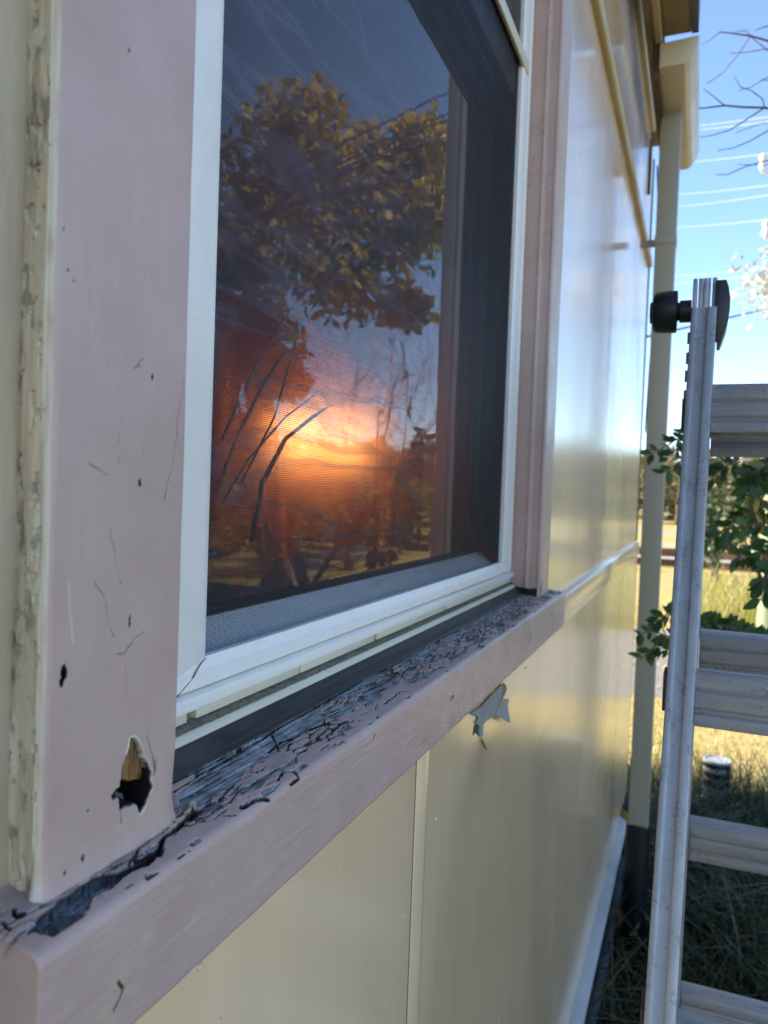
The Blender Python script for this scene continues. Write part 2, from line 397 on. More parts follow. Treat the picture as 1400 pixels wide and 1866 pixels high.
bump(nt, p, a2, .8, .03); M['ground'] = m
M['road'] = simple('pale_bitumen', (.16, .16, .165), (.22, .22, .22), 20, .85, .9, .4, .004)
m, nt, p = mat('far_hillside'); v = coords(nt)
h1 = noise(nt, v, .05, 6, .65); h2 = noise(nt, v, .4, 6, .7)
c = mixc(nt, ramp(nt, h1, [(.42, 0.), (.55, 1.)]), (.34, .27, .15), (.13, .13, .065)); c = mixc(nt, ramp(nt, h2, [(.4, 0.), (.7, .6)]), c, (.08, .085, .05))
nt.links.new(c, p.inputs['Base Color']); p.inputs['Roughness'].default_value = 1; M['hill'] = m

# ------------------------------------------------------------------ setting: ground, road, hill
def terrain(name, x0, x1, y0, y1, n, k, zf, m):
    xs = np.linspace(0, 1, n); ys = np.linspace(0, 1, k)
    X, Y = np.meshgrid(x0+(x1-x0)*xs, y0+(y1-y0)*ys, indexing='ij')
    return tag(gridmesh(name, np.stack([X, Y, zf(X, Y)], -1), m), kind='structure')
terrain('ground', -500, 500, -500, 700, 60, 60, lambda X, Y: 0*X, M['ground'])
def hz(X, Y):
    d = np.hypot(X, Y); return sstep(75, 240, d)*(9+5*fbm(X*.012+9, Y*.012, 3, 3)) - .3
rr = np.linspace(70, 420, 40); th = np.linspace(R(-75), R(80), 120)
RR, TH = np.meshgrid(rr, th, indexing='ij'); HX = RR*np.sin(TH); HY = RR*np.cos(TH)
tag(gridmesh('hill', np.stack([HX, HY, hz(HX, HY)], -1), M['hill']), kind='structure')
# road strip crossing beyond the corner
rd = [(-60, 30.0), (-6, 11.6), (-1, 9.2), (1.0, 8.2), (30, -6)]
Pr = []
for x, y in rd: Pr.append([(x, y-1.6, .004), (x+.5, y+1.8, .004)])
tag(gridmesh('road', np.array(Pr), M['road']), kind='structure')

# ------------------------------------------------------------------ HOUSE
H = empty('house', (0, 0, 0), label='cream clad weatherboard house with dusty pink window surround and rotten sill', cat='house')
H['label'] = 'cream painted house wall in shade with a dusty pink window surround and peeling sill'
Z0 = 1.75
def X_(a): return .22-a

# --- upper and lower wall sheets (with the window hole: y .33-1.30)
YE = 3.74
def wallbox(mb, a, y0, y1, z0, z1, th=.02): mb.box((X_(a)-th, y0, Z0+z0), (X_(a), y1, Z0+z1))
def wavy_sheet(name, a, y0, y1, z0, z1, m, n=90, k=60, amp=.0012, seed=0, warp=None):
    ys = np.linspace(y0, y1, n); zs = np.linspace(z0, z1, k)
    Y, Z = np.meshgrid(ys, zs, indexing='ij')
    X = X_(a) + amp*(fbm(Y*3.1, Z*1.1, 3, seed)-.5)
    if warp is not None: X = X + warp(Y, Z)
    # close it into a thin slab
    P = np.stack([X, Y, Z+Z0], -1)
    n_, k_ = Y.shape; idx = np.arange(n_*k_).reshape(n_, k_)
    F = np.stack([idx[:-1, :-1], idx[1:, :-1], idx[1:, 1:], idx[:-1, 1:]], -1).reshape(-1, 4)
    B = P.copy(); B[..., 0] = X_(a)-.012
    F2 = (F+n_*k_)[:, ::-1]
    rim = []
    def strip(l):
        for p_, q_ in zip(l[:-1], l[1:]): rim.append((p_, q_, q_+n_*k_, p_+n_*k_))
    strip(idx[0, :].tolist()); strip(idx[:, -1].tolist()); strip(idx[-1, ::-1].tolist()); strip(idx[::-1, 0].tolist())
    V = np.concatenate([P.reshape(-1, 3), B.reshape(-1, 3)])
    o = leafmesh(name, V, np.concatenate([F, F2, np.array(rim)]), m, H)
    o.data.polygons.foreach_set('use_smooth', np.ones(len(o.data.polygons), bool)); o.data.set_sharp_from_angle(angle=R(50))
    return o
wavy_sheet('wall_sheet', .258, 1.38, YE, -.206, 1.06, M['wall_up'], 120, 60, .0022, 3)
wavy_sheet('wall_sheet', .258, 1.38, YE, 1.075, 1.56, M['wall_up'], 120, 30, .0022, 9)
wavy_sheet('wall_sheet', .262, -1.6, .245, -.24, 1.6, M['wall_old'], 60, 40, .001, 5)
def bulge(Y, Z):   # the sheet bellies out where the damp got behind it
    return .004*np.exp(-((Y-.93)/.06)**2-((Z+.33)/.05)**2) - .003*np.exp(-((Y-1.05)/.05)**2-((Z+.29)/.03)**2)
wavy_sheet('wall_sheet', .250, -1.6, YE, -1.37, -.236, M['wall_low'], 260, 110, .0016, 21, bulge)
# inner framing that closes the wall behind the sheets
mb = MB(); mb.box((-.30, YE-.02, Z0-1.3), (X_(.275), YE-.001, Z0+1.6)); mb.build('gable_wall', M['cream_trim'], H)
mb = MB(); mb.box((-8, YE-.10, .25), (-.3, YE-.001, Z0+1.6)); mb.build('gable_wall', M['cream_trim'], H)
mb = MB(); mb.box((-8, -3, .25), (-7.9, YE-.001, Z0+.1)).box((-8, -3, Z0+1.0), (-7.9, YE-.001, Z0+1.6)); mb.build('rear_wall', M['cream_trim'], H)
mb = MB(); mb.box((-.10, 1.33, Z0-.2), (X_(.275), YE-.11, Z0+1.55)).box((-.10, -1.6, Z0-1.4), (X_(.275), YE-.11, Z0-.205)).box((-.10, -1.6, Z0+1.11), (X_(.275), 1.33, Z0+1.55)).box((-.10, -3, Z0-.2), (X_(.275), .235, Z0+1.1))
mb.build('wall_framing', M['interior'], H)
# roof, soffit, fascia
for e_, ya, yb in ((.16, -3.0, 2.598), (.03, 2.5985, YE+.03)):
    mb = MB(); mb.prism([(e_, Z0+1.66), (e_, Z0+1.70), (-4, Z0+2.5), (-8.3, Z0+1.70), (-8.3, Z0+1.66), (-4, Z0+2.44)], 1, ya, yb); mb.build('roof', M['roof'], H)
mb = MB(); mb.box((.0, -3, Z0+1.455), (.135, 2.598, Z0+1.47)).box((-.05, 2.5985, Z0+1.605), (.029, YE, Z0+1.62)); mb.build('soffit', M['soffit'], H)
mb = MB(); mb.box((.03, -3, Z0+1.435), (.05, 2.595, Z0+1.4545)); mb.build('soffit_batten', M['cream_strap'], H, bevel=.003)
mb = MB(); mb.box((.136, -3, Z0+1.45), (.156, 2.598, Z0+1.66)); mb.build('fascia', M['roof'], H)
# horizontal strap mouldings on the upper wall
def strap(y0, y1, z, h, a, t, m, nm='wall_strap'):
    x = X_(a); z += Z0
    mb = MB(); mb.prism([(x-.01, z), (x+t*.8, z), (x+t, z+h*.15), (x+t, z+h*.7), (x+t*.5, z+h*.9), (x-.01, z+h)], 1, y0, y1)
    return mb.build(nm, m, H, bevel=.0025)
strap(1.385, 3.70, 1.045, .045, .256, .016, M['cream_strap'])
strap(1.385, 3.48, 1.555, .040, .256, .018, M['cream_strap'])
# belt rail that carries on the line of the sill
mb = MB(); mb.prism([(X_(.262), Z0-.2035), (X_(.244), Z0-.2055), (X_(.243), Z0-.208), (X_(.243), Z0-.262), (X_(.246), Z0-.268), (X_(.262), Z0-.268)], 1, 1.434, YE-.004)
mb.build('belt_rail', M['wall_low'], H, bevel=.0012)
# corner bead and its dark gap
mb = MB(); mb.box((X_(.268), YE+.001, Z0-1.37), (X_(.250), YE+.012, Z0-.21)); mb.box((X_(.276), YE+.001, Z0-.20), (X_(.254), YE+.014, Z0+1.55)); mb.build('corner_bead', M['brown'], H, bevel=.002)
# cover strip over the lower joint, with its crack
mb = MB(); mb.prism([(X_(.255), .722), (X_(.2488), .7225), (X_(.2484), .724), (X_(.2484), .752), (X_(.2490), .760), (X_(.255), .7605)], 2, Z0-1.365, Z0-.2505)
mb.build('cover_strip', M['wall_low'], H, bevel=.0008)
mb = MB(); mb.box((X_(.255), .7203, Z0-1.2), (X_(.2490), .7214, Z0-.262)); mb.build('joint_gap', M['dirt'], H)
# nail heads along the sheet edges, painted over
for (yn, zn) in ((.36, -.275), (.60, -.275), (.70, -.42), (.795, -.36), (.79, -.62), (1.25, -.285), (1.7, -.30), (2.2, -.30), (.70, -.70), (2.75, -.30)):
    mb = MB(); mb.tube([(X_(.2520), yn, Z0+zn), (X_(.2484), yn, Z0+zn), (X_(.2481), yn, Z0+zn)], [.0022, .0022, .0012], 10); mb.build('nail_head', M['wall_low'], H, smooth=True)
# beads under the sill
mb = MB(); mb.prism([(X_(.26), Z0-.2415), (X_(.2285), Z0-.2415), (X_(.2275), Z0-.2455), (X_(.234), Z0-.2505), (X_(.26), Z0-.2505)], 1, .24, 1.425); mb.build('under_sill_bead', M['wall_low'], H, bevel=.0008)
# drip board and base
mb = MB(); mb.prism([(X_(.265), Z0-1.366), (X_(.252), Z0-1.366), (X_(.218), Z0-1.388), (X_(.218), Z0-1.404), (X_(.265), Z0-1.404)], 1, -1.5, 3.42); mb.build('drip_board', M['drip'], H, bevel=.002)
mb = MB(); mb.box((X_(.27), -1.5, .0), (X_(.256), 3.40, Z0-1.405)); mb.build('base_board', M['brown'], H)
mb = MB(); mb.box((X_(.27), 3.402, .0), (X_(.262), 3.7, Z0-1.38)); mb.build('base_board', M['base_sheet'], H)
ys_ = np.linspace(.5, 3.4, 60); mb = MB(); mb.tube([(X_(.232)+.004*math.sin(y*3), y, Z0-1.53+.03*math.sin(y*1.7)) for y in ys_], .022, 10); mb.build('poly_pipe', M['base_sheet'], H, smooth=True)

# --- SILL: displaced solid --------------------------------------------------------------
SY0, SY1 = .2150, 1.432
def sill_profile():
    xb, xf = X_(.287), 0.0
    zt = lambda x: -.1803 + .17*(-x) + Z0     # top plane
    pts = []
    ang = math.atan(.17); rad = .0052
    for x in np.linspace(xb, -rad*1.05, 118): pts.append((x, zt(x), math.sin(ang), math.cos(ang)))
    cx = -rad; cz = zt(-rad) - rad/math.cos(ang)*1.0
    for t in np.linspace(0, 1, 16)[1:]:
        a = (math.pi/2-ang)*(1-t); nx, nz = math.cos(a), math.sin(a)
        pts.append((cx+rad*nx, cz+rad*nz, nx, nz))
    zb = Z0-.2405
    for z in np.linspace(cz, zb+.003, 92)[1:]: pts.append((0, z, 1, 0))
    for t in np.linspace(0, 1, 6)[1:]:
        a = -math.pi/2*t; pts.append((-.003+.003*math.cos(a), zb+.003+.003*math.sin(a), math.cos(a), math.sin(a)))
    for x in np.linspace(-.003, xb, 12)[1:]: pts.append((x, zb, 0, -1))
    return np.array(pts)
pr = sill_profile(); nP = len(pr)
ys = [SY0]
while ys[-1] < SY1: ys.append(ys[-1] + .00135*ys[-1])
ys = np.array(ys); ys[-1] = SY1; nY = len(ys)
sl_ = np.concatenate([[0], np.cumsum(np.hypot(np.diff(pr[:, 0]), np.diff(pr[:, 1])))])
Yg, Sg = np.meshgrid(ys, sl_, indexing='ij')
Xg = np.broadcast_to(pr[:, 0], Yg.shape); Zg = np.broadcast_to(pr[:, 1], Yg.shape)
top = np.broadcast_to((pr[:, 3] > .9), Yg.shape)
face = np.broadcast_to((pr[:, 2] > .9), Yg.shape)
tt = np.broadcast_to(pr[:, 3], Yg.shape)*(np.broadcast_to(pr[:, 3], Yg.shape) > 0)
# warp coordinates
wx = fbm(Yg*40, Sg*90, 3, 40)-.5; wy = fbm(Yg*45+7, Sg*95+3, 3, 41)-.5
U = Yg + wx*.010; V = Sg + wy*.006
depth_back = (-Xg)/.066                      # 0 front .. 1 back
far = sstep(.35, .75, Yg)
f1, f2, idc = worley(U/.024, V/.0052, 3)
g1, g2, _ = worley(U/.0055+3, V/.0020, 8)
amount = fbm(Yg*28, Sg*60, 4, 55) + .10*(fbm(Yg*9, Sg*25, 2, 57)-.5)
bias = -.09 + .34*depth_back + .13*far + .05*sstep(.8, 1.2, Yg)
frontkeep = sstep(.06, .22, depth_back)
crackw = np.clip((amount-.46+bias)*1.0, 0, 1)*frontkeep*np.maximum(sstep(.25, .32, Yg), .25)
crack = (f2-f1) < (.05 + .9*crackw)*(crackw > .03)
rid = np.abs(fbm(U*38+3, V*330, 4, 141)-.5); rid2 = np.abs(fbm(U*120, V*170+5, 3, 142)-.5)
crack |= rid < (.11*np.clip(crackw-.02, 0, .45))
crack |= (rid2 < .045*np.clip(crackw-.10, 0, .5)*2) & (amount > .5)
bare_x = (fbm(U*60, V*420, 4, 143) + .55*crackw) > .74
bare_n = fbm(Yg*22+5, Sg*110+2, 5, 77) - .2*(1-sstep(.24, .30, Yg)) + .30*(depth_back-.62) + .035*far
bare = (bare_n > .575) | bare_x
# long bare patches along the rubber, traced
def sillpix(pts): # photo pixels to (y, s) on the sloped top
    out = []
    for (px, py) in pts:
        d = ray(px, py); # plane z = Z0-.1803-.17*x -> n.(p) = c
        n_ = np.array([.17, 0, 1.0]); c_ = Z0-.1803
        t_ = (c_ - CAM@n_)/(d@n_); q = CAM+d*t_
        s_ = (q[0]-pr[0, 0])*math.hypot(1, .17); out.append((q[1], s_))
    return out
J = .0016*(fbm(Yg*260, Sg*420, 3, 91)-.5); J2 = .0016*(fbm(Yg*260+9, Sg*420, 3, 92)-.5)
def near(py): return inpoly(Yg+J, Sg+J2, py)
for poly in ([(322,1448),(390,1402),(470,1360),(500,1352),(505,1372),(455,1400),(420,1440),(365,1470),(330,1478)],
             [(500,1352),(545,1310),(575,1308),(595,1325),(560,1335),(520,1358)],
             [(600,1262),(690,1212),(760,1178),(775,1186),(700,1225),(640,1262),(605,1280)],
             [(800,1160),(860,1120),(900,1108),(905,1120),(850,1150),(810,1172)]):
    bare |= near(sillpix(poly)) & top
bare &= top; crack &= top
dark = np.zeros(Yg.shape)
hgt = np.zeros(Yg.shape)
grain = fbm(Yg*45, Sg*1500, 4, 12)-.5
grain2 = fbm(Yg*18, Sg*420, 3, 15)-.5
edge = np.clip(1-(f2-f1)/(.18+.9*crackw+1e-6), 0, 1)
paint = ~(bare | crack)
hgt += np.where(paint, .0010 + .0009*edge*(crackw > .05)*(idc-.25) + .0005*(fbm(Yg*70, Sg*120, 3, 2)-.5), 0)
hgt += np.where(bare, .0010*grain+.0008*grain2, 0)*top
hgt += np.where(crack & ~bare, -.0009, 0)
dark = np.where(crack & ~bare & (fbm(Yg*120, Sg*240, 2, 61) > .30), .97, 0)
dark = np.maximum(dark, np.where(bare & (grain < -.13), .9, 0))
# pixel-traced cracks and rot
def cut(pts, wdt, dep, dk=.95, closed=False, jit=1.0):
    global hgt, dark, paint
    q = sillpix(pts); d_ = distline(Yg+J*jit, Sg+J2*jit, q, closed)
    ww = wdt*(.35+1.3*fbm(Yg*150, Sg*150, 2, 33))
    k_ = (d_ < ww) & (tt > .5)
    hgt = np.where(k_, np.minimum(hgt, -.0004), hgt); hgt = np.where(k_ & (d_ < ww*.55), -dep, hgt); dark = np.where(k_, dk, dark)
rotm = near(sillpix([(52,1702),(70,1672),(92,1655),(112,1640),(138,1622),(152,1604),(195,1594),(215,1592),(235,1580),(262,1566),(290,1548),(298,1556),(270,1582),(240,1592),(222,1606),(206,1622),(168,1640),(162,1660),(140,1682),(118,1696),(92,1712)])) & (tt > .8)
rn = fbm(Yg*160, Sg*260, 4, 70)
rpl = sillpix([(52,1702),(70,1672),(92,1655),(112,1640),(138,1622),(152,1604),(195,1594),(215,1592),(235,1580),(262,1566),(290,1548),(298,1556),(270,1582),(240,1592),(222,1606),(206,1622),(168,1640),(162,1660),(140,1682),(118,1696),(92,1712)])
rdd = distline(Yg+J, Sg+J2, rpl, True)
hgt = np.where(rotm, np.where(rdd < .0008, -.0006, -.0015-.0085*rn), hgt); dark = np.where(rotm, np.where(rdd < .0009, .95, np.clip(1.35-2.2*rn, 0, 1)), dark)
bare = bare | rotm; paint &= ~rotm
rot2 = near(sillpix([(262,1598),(290,1590),(320,1568),(352,1545),(368,1548),(345,1572),(300,1600),(270,1612)])) & (tt > .8)
hgt = np.where(rot2, -.0005-.003*rn, hgt); dark = np.where(rot2, np.clip(1.6-2.2*rn, 0, .95), dark); bare |= rot2
cut([(285,1562),(292,1545),(296,1530),(312,1518),(330,1505),(345,1492),(356,1480)], .0016, .004)
cut([(240,1572),(262,1564),(282,1556)], .0022, .005)
cut([(315,1447),(350,1425),(372,1408),(425,1378),(470,1352),(520,1320),(590,1282),(660,1240)], .0009, .002)
cut([(490,1372),(512,1352),(540,1345),(570,1328),(600,1318)], .0012, .0022)
cut([(497,1340),(505,1360),(508,1372)], .0009, .002)
cut([(440,1472),(455,1466),(470,1458),(490,1455)], .0014, .002)
cut([(505,1425),(515,1410),(535,1408),(545,1418),(530,1428)], .0011, .0018)
cut([(405,1490),(425,1488)], .0013, .0015)
cut([(402,1437),(425,1440),(440,1432)], .0006, .001)
cut([(655,1265),(690,1250),(720,1232),(760,1215)], .0011, .0015)
cut([(700,1285),(730,1262),(745,1262)], .0009, .0015)
cut([(930,1068),(945,1072),(955,1083),(975,1084)], .0035, .006)
# the cut end at the near corner: small rot on the very left
cut([(22,1660),(30,1672),(38,1668)], .0016, .003); cut([(0,1740),(10,1728),(18,1720)], .0018, .002, .3)
# caulk line beside the crack
q = sillpix([(300,1516),(318,1505),(332,1494),(346,1482),(352,1468)]); dc = distline(Yg+J, Sg+J2, q); ck = (dc < .0017) & (dark < .5) & top
chip_highlight = np.zeros(Yg.shape); cream = np.where(ck, .8, 0.); hgt = np.where(ck, .0022, hgt)
# face: brush drag, longitudinal cracks, knocks
fc = fbm(Yg*24, Sg*420, 4, 101)-.5
hgt += np.where(face, .00035*fc + .0008*(fbm(Yg*30, Sg*60, 3, 5)-.5), 0)
def facepix(pts): return [(onX(a, b, 0)[1], onX(a, b, 0)[2]) for a, b in pts]
for pts, wd, dp in (([(965,1155),(966,1165),(963,1172)], .0022, .004), ([(205,1840),(222,1800),(212,1790)], .0009, .0008), ([(820,1275),(826,1268)], .0012, .0012), ([(678,1348),(681,1340)], .0010, .0012)):
    q = facepix(pts); d_ = distline(Yg+J*.6, Zg+J2*.6, q); k_ = (d_ < wd*(.5+fbm(Yg*200, Zg*200, 2, 8))) & face
    hgt = np.where(k_, -dp, hgt); dark = np.where(k_, .75, dark)
stain = np.zeros(Yg.shape)
for (px, py, ry, rz, s_) in ((205, 1830, .010, .010, 1.), (235, 1790, .006, .012, .8), (262, 1705, .005, .006, .7), (330, 1690, .02, .004, .4)):
    q = onX(px, py, 0); stain = np.maximum(stain, s_*np.exp(-((Yg-q[1])/ry)**2-((Zg-q[2])/rz)**2)*face)
cream = np.maximum(cream, np.clip(stain*(fbm(Yg*150, Zg*150, 4, 66)*2.6-.75), 0, .9))
# pale raised specks on the far half of the face
wn = fbm(Yg*300, Sg*500, 2, 111); k_ = face & (wn > .74) & (Yg > .7)
chip_highlight = np.where(k_, .45, chip_highlight); hgt = np.where(k_, hgt+.0005, hgt)
chip_highlight = np.maximum(chip_highlight, np.where(paint & top & (edge > .6) & (crackw > .1) & (idc > .8), .35, 0))
# clay-soft noise everywhere
hgt += .0006*(fbm(Yg*12, Sg*30, 2, 200)-.5)
P = np.stack([Xg + hgt*pr[:, 2], Yg, Zg + hgt*pr[:, 3]], -1)
# close the two ends with a rounded-over cap column
def cap(P, i, off):
    c = P[i].mean(0); c0 = P[i].copy(); a_ = c0 + (c-c0)*.05; a_[:, 1] += off*.7; b_ = c0+(c-c0)*.5; b_[:, 1] += off; e_ = c0*0+c; e_[:, 1] += off
    return a_, b_, e_
a0, b0, e0 = cap(P, 0, -.0022); a1, b1, e1 = cap(P, -1, .001)
P2 = np.concatenate([e0[None], b0[None], a0[None], P, a1[None], b1[None], e1[None]])
def ext(A, v0=None):
    A = np.asarray(A, float); return np.concatenate([A[:1]*0, A[:1]*0, A[:1], A, A[-1:], A[-1:]*0, A[-1:]*0])
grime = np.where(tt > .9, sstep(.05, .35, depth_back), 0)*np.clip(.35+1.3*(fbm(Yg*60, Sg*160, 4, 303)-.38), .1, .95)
sill = gridmesh('window_sill', P2, M['pink_y'], H, {'grime': ext(grime), 'bare': ext(bare & ~rotm | rotm), 'dark': ext(dark), 'cream': ext(cream), 'chip_highlight': ext(chip_highlight), 'brown': ext(bare*0)}, ext(hgt))
sill['label'] = 'dusty pink sill with cracked flaking paint and rotten grey timber'

# --- near post of the surround: displaced solid ----------------------------------------
def post(name, y0, y1, a, depth_in, depth_out, z0, z1, ds, dz, fn, parent, label=None, rl=.004, rr=.003):
    # profile in (x,y): outer side (facing -y) -> front -> inner side (facing +y)
    xf = X_(a); pts = []
    for t in np.arange(0, depth_out-rl, ds*1.6): pts.append((xf-depth_out+t, y0, 0, -1, 0))
    for t in np.linspace(0, 1, 9):
        b_ = -math.pi/2*(1-t); pts.append((xf-rl+rl*math.cos(b_), y0+rl+rl*math.sin(b_), math.cos(b_), math.sin(b_), 1))
    for y in np.arange(y0+rl+ds, y1-rr, ds): pts.append((xf, y, 1, 0, 2))
    for t in np.linspace(0, 1, 7):
        b_ = math.pi/2*t; pts.append((xf-rr+rr*math.cos(b_), y1-rr+rr*math.sin(b_), math.cos(b_), math.sin(b_), 3))
    for t in np.arange(rr+ds, depth_in, ds*2): pts.append((xf-t, y1, 0, 1, 4))
    pr = np.array(pts); zs = np.concatenate([np.arange(z0, z0+.42, dz), np.arange(z0+.42, z1, dz*1.6), [z1]])
    Zc, I = np.meshgrid(zs, np.arange(len(pr)), indexing='ij')
    Xc = pr[I, 0]; Yc = pr[I, 1]; K = pr[I, 4]
    h, at = fn(Xc, Yc, Zc, K)
    P = np.stack([Xc + h*pr[I, 2], Yc + h*pr[I, 3], Zc], -1)
    o = gridmesh(name, P, M['pink_z'], parent, at, h)
    if label: o['label'] = label
    return o
XT = X_(.244)
def tp(pts): return [(onX(a, b, XT)[1], onX(a, b, XT)[2]) for a, b in pts]
c3 = lambda L: [(180+x/7.178, 1300+y/7.178) for x, y in L]
def near_post(Xc, Yc, Zc, K):
    Jy = .0007*(fbm(Yc*500, Zc*500, 3, 1)-.5); Jz = .0007*(fbm(Yc*500+5, Zc*500, 3, 2)-.5)
    fr = (K >= 1) & (K <= 3)
    h = .0007*(fbm(Yc*60, Zc*8, 3, 4)-.5) + .0005*(fbm(Yc*25, Zc*25, 3, 6)-.5)
    h = h*(K >= 1) + (K < 1)*(.004*(fbm(Xc*90, Zc*9, 4, 14)-.5))
    dark = np.zeros(h.shape); brown = dark*0; chip_highlight = dark*0; bare = dark*0
    ridge = (K == 1) & (Yc < .2387); cream = np.where(K < 1, 1., 0.); cream = np.where((K == 1) & (Yc < .2379+.0008*fbm(Zc*80, Zc*0, 3, 3)), 1., cream)
    chip_highlight = np.where(ridge, np.clip(.15+.9*(fbm(Zc*70, Yc*900, 5, 23)-.3), 0, .5), 0.)  # bright highlight along the outer corner, painted into the colour
    # foot flares out where old filler was painted over
    zf = Zc-(Z0-.1755); flare = np.exp(-np.clip(zf, 0, 1)/.007)
    h = h + flare*(.0022+.0016*fbm(Yc*90, Zc*60, 3, 30))*(K >= 1)
    cr = np.exp(-((Yc-.3245)/.004)**2)*sstep(Z0-.13, Z0-.165, Zc)*(K >= 2); h = h - .0015*cr
    # rot hole
    hole = tp(c3([(410,330),(460,308),(512,345),(556,450),(590,560),(650,670),(690,765),(680,880),(712,960),(665,1060),(625,1170),(590,1240),(545,1310),(520,1290),(500,1210),(470,1190),(420,1212),(390,1222),(340,1225),(300,1262),(272,1285),(270,1120),(245,1110),(190,1142),(168,1085),(228,1000),(272,970),(305,800),(312,690),(368,540),(398,420)]))
    ins = inpoly(Yc+Jy, Zc+Jz, hole) & (K == 2)
    brn = tp(c3([(380,300),(520,330),(575,520),(640,680),(665,800),(640,880),(560,900),(480,915),(400,885),(350,830),(330,720),(300,640),(350,520)]))
    bi = ins & inpoly(Yc+Jy*.6, Zc+Jz*.6, brn)
    zz = (Zc - hole[0][1])/.02
    dbd = distline(Yc+Jy, Zc+Jz, hole, True)
    h = np.where(ins, np.where(dbd < .0009, -.0009, -.024), h); dark = np.where(ins, 1., dark)
    low = tp(c3([(390,1210),(430,1060),(520,1090),(560,1260),(520,1300),(430,1225)])); li = ins & (dbd > .0012) & inpoly(Yc+Jy, Zc+Jz, low)
    h = np.where(li, -.010, h); dark = np.where(li, .55, dark); bare = np.where(li, 1., bare)
    gr = fbm(Yc*900, Zc*60, 3, 88)
    h = np.where(bi, -.0028-.0016*gr+.003*zz*.3, h); dark = np.where(bi, np.clip((.38-gr)*3, 0, .7), dark); brown = np.where(bi, 1., brown)
    dh = distline(Yc+Jy*.4, Zc+Jz*.4, hole[:14]); rim = (dh < .00055*(.5+fbm(Yc*300, Zc*300, 2, 4))) & ~ins & (K == 2)
    dh2 = distline(Yc, Zc, [hole[-1], hole[-2], hole[0]]); rim |= (dh2 < .0007) & (K == 2) & (Zc > hole[-2][1]) & ~bi
    chip_highlight = np.where(rim, 1., chip_highlight); dark = np.where(rim, 0., dark); h = np.where(rim, .0003, h)  # white highlight round the hole edge, painted into the colour
    # other nail holes and knocks
    for (px, py, ry, rz, dp) in ((118,1226,.0019,.0036,.012),(114,1243,.0013,.0026,.010),(278,687,.0008,.0013,.004),(255,880,.0010,.0020,.003),(237,1132,.0008,.0030,.003),(116,417,.0006,.0007,.001),(124,492,.0006,.0006,.001),(236,92,.0007,.0007,.001),(135,492+20,.0004,.0004,.001),(148,1563,.0009,.0013,.003),(115,1590,.0007,.0009,.002),(160,1478,.0006,.0006,.002)):
        q = onX(px, py, XT); k_ = (((Yc+Jy-q[1])/ry)**2+((Zc+Jz-q[2])/rz)**2 < 1) & (K == 2)
        k2 = (((Yc+Jy-q[1])/(ry-.0005))**2+((Zc+Jz-q[2])/(rz-.0007))**2 < 1) & k_
        h = np.where(k_, -.0006, h); h = np.where(k2, -dp, h); dark = np.where(k_, 1., dark)
    for pts, wd in (([(335,692),(333,720),(325,750),(323,770),(322,795),(318,820),(313,850),(305,880),(298,915)], .00035), ([(200,950),(202,975),(208,1000),(215,1040),(220,1065)], .00022),
                    ([(172,1062),(188,1085),(195,1115),(200,1145),(208,1160)], .00025), ([(262,1152),(252,1160),(244,1166),(240,1175),(232,1182),(226,1192),(214,1192)], .00045), ([(229,1192),(231,1230),(229,1265)], .00022),
                    ([(160,845),(190,862),(198,866)], .0003), ([(222,760),(216,800),(217,850)], .00018), ([(262,812),(256,850)], .00018), ([(268,1340),(278,1375),(282,1400)], .0006), ([(285,1385),(282,1410)], .0006), ([(220,1480),(221,1498)], .0006), ([(258,664),(245,672),(247,668),(262,652)], .00018)):
        d_ = distline(Yc+Jy*1.5, Zc+Jz, tp(pts)); k_ = (d_ < wd*(1.9*fbm(Yc*120, Zc*120, 2, 9)-.15)) & (K == 2)
        dark = np.where(k_, .30+.45*fbm(Yc*90, Zc*90, 2, 19), dark); h = np.where(k_, h-.0004, h)
    q = tp([(126,1062),(128,1110),(134,1170)]); d_ = distline(Yc, Zc, q); chip_highlight = np.where((d_ < .0005) & (K == 2), .35, chip_highlight)
    # dirty wash low on the post
    q1 = distline(Yc, Zc, tp([(130,1560),(180,1530),(240,1490),(300,1450),(318,1430)])); cream = np.maximum(cream, np.clip(.5-q1/.004, 0, .35)*(fbm(Yc*200, Zc*200, 3, 12)*2-.4)*(K >= 2))
    # the cream outer side: stains and holes
    st = (K < 1)*np.clip((fbm(Xc*260, Zc*90, 5, 44)-.60)*4, 0, .55); dark = np.maximum(dark, st)
    fk = (K < 1) & (fbm(Xc*330, Zc*120, 5, 45) > .67); h = np.where(fk, h-.0012, h); chip_highlight = np.where((K < 1) & (fbm(Xc*300+4, Zc*70, 5, 46) > .66), .35, chip_highlight)
    for (px, py, r_) in ((22,978,.0012),(14,375,.0018),(16,404,.0012),(24,1165,.0022),(16,1182,.0018),(12,1192,.0012),(18,265,.001),(22,275,.001),(15,1352,.001)):
        q = onY(px, py, .2375); k_ = (np.hypot(Xc-q[0]+Jy, (Zc-q[2])*.7+Jz) < r_) & (K < 1); dark = np.where(k_, .95, dark); h = np.where(k_, -.002, h)
    return h, {'bare': bare, 'dark': dark, 'cream': np.clip(cream, 0, 1), 'chip_highlight': chip_highlight, 'brown': brown}
post('window_post', .2375, .3265, .244, .050, .060, Z0-.1775, Z0+1.03, .00042, .00058, near_post, H, 'near pink post with a rotten hole through the paint and a cream outer side')
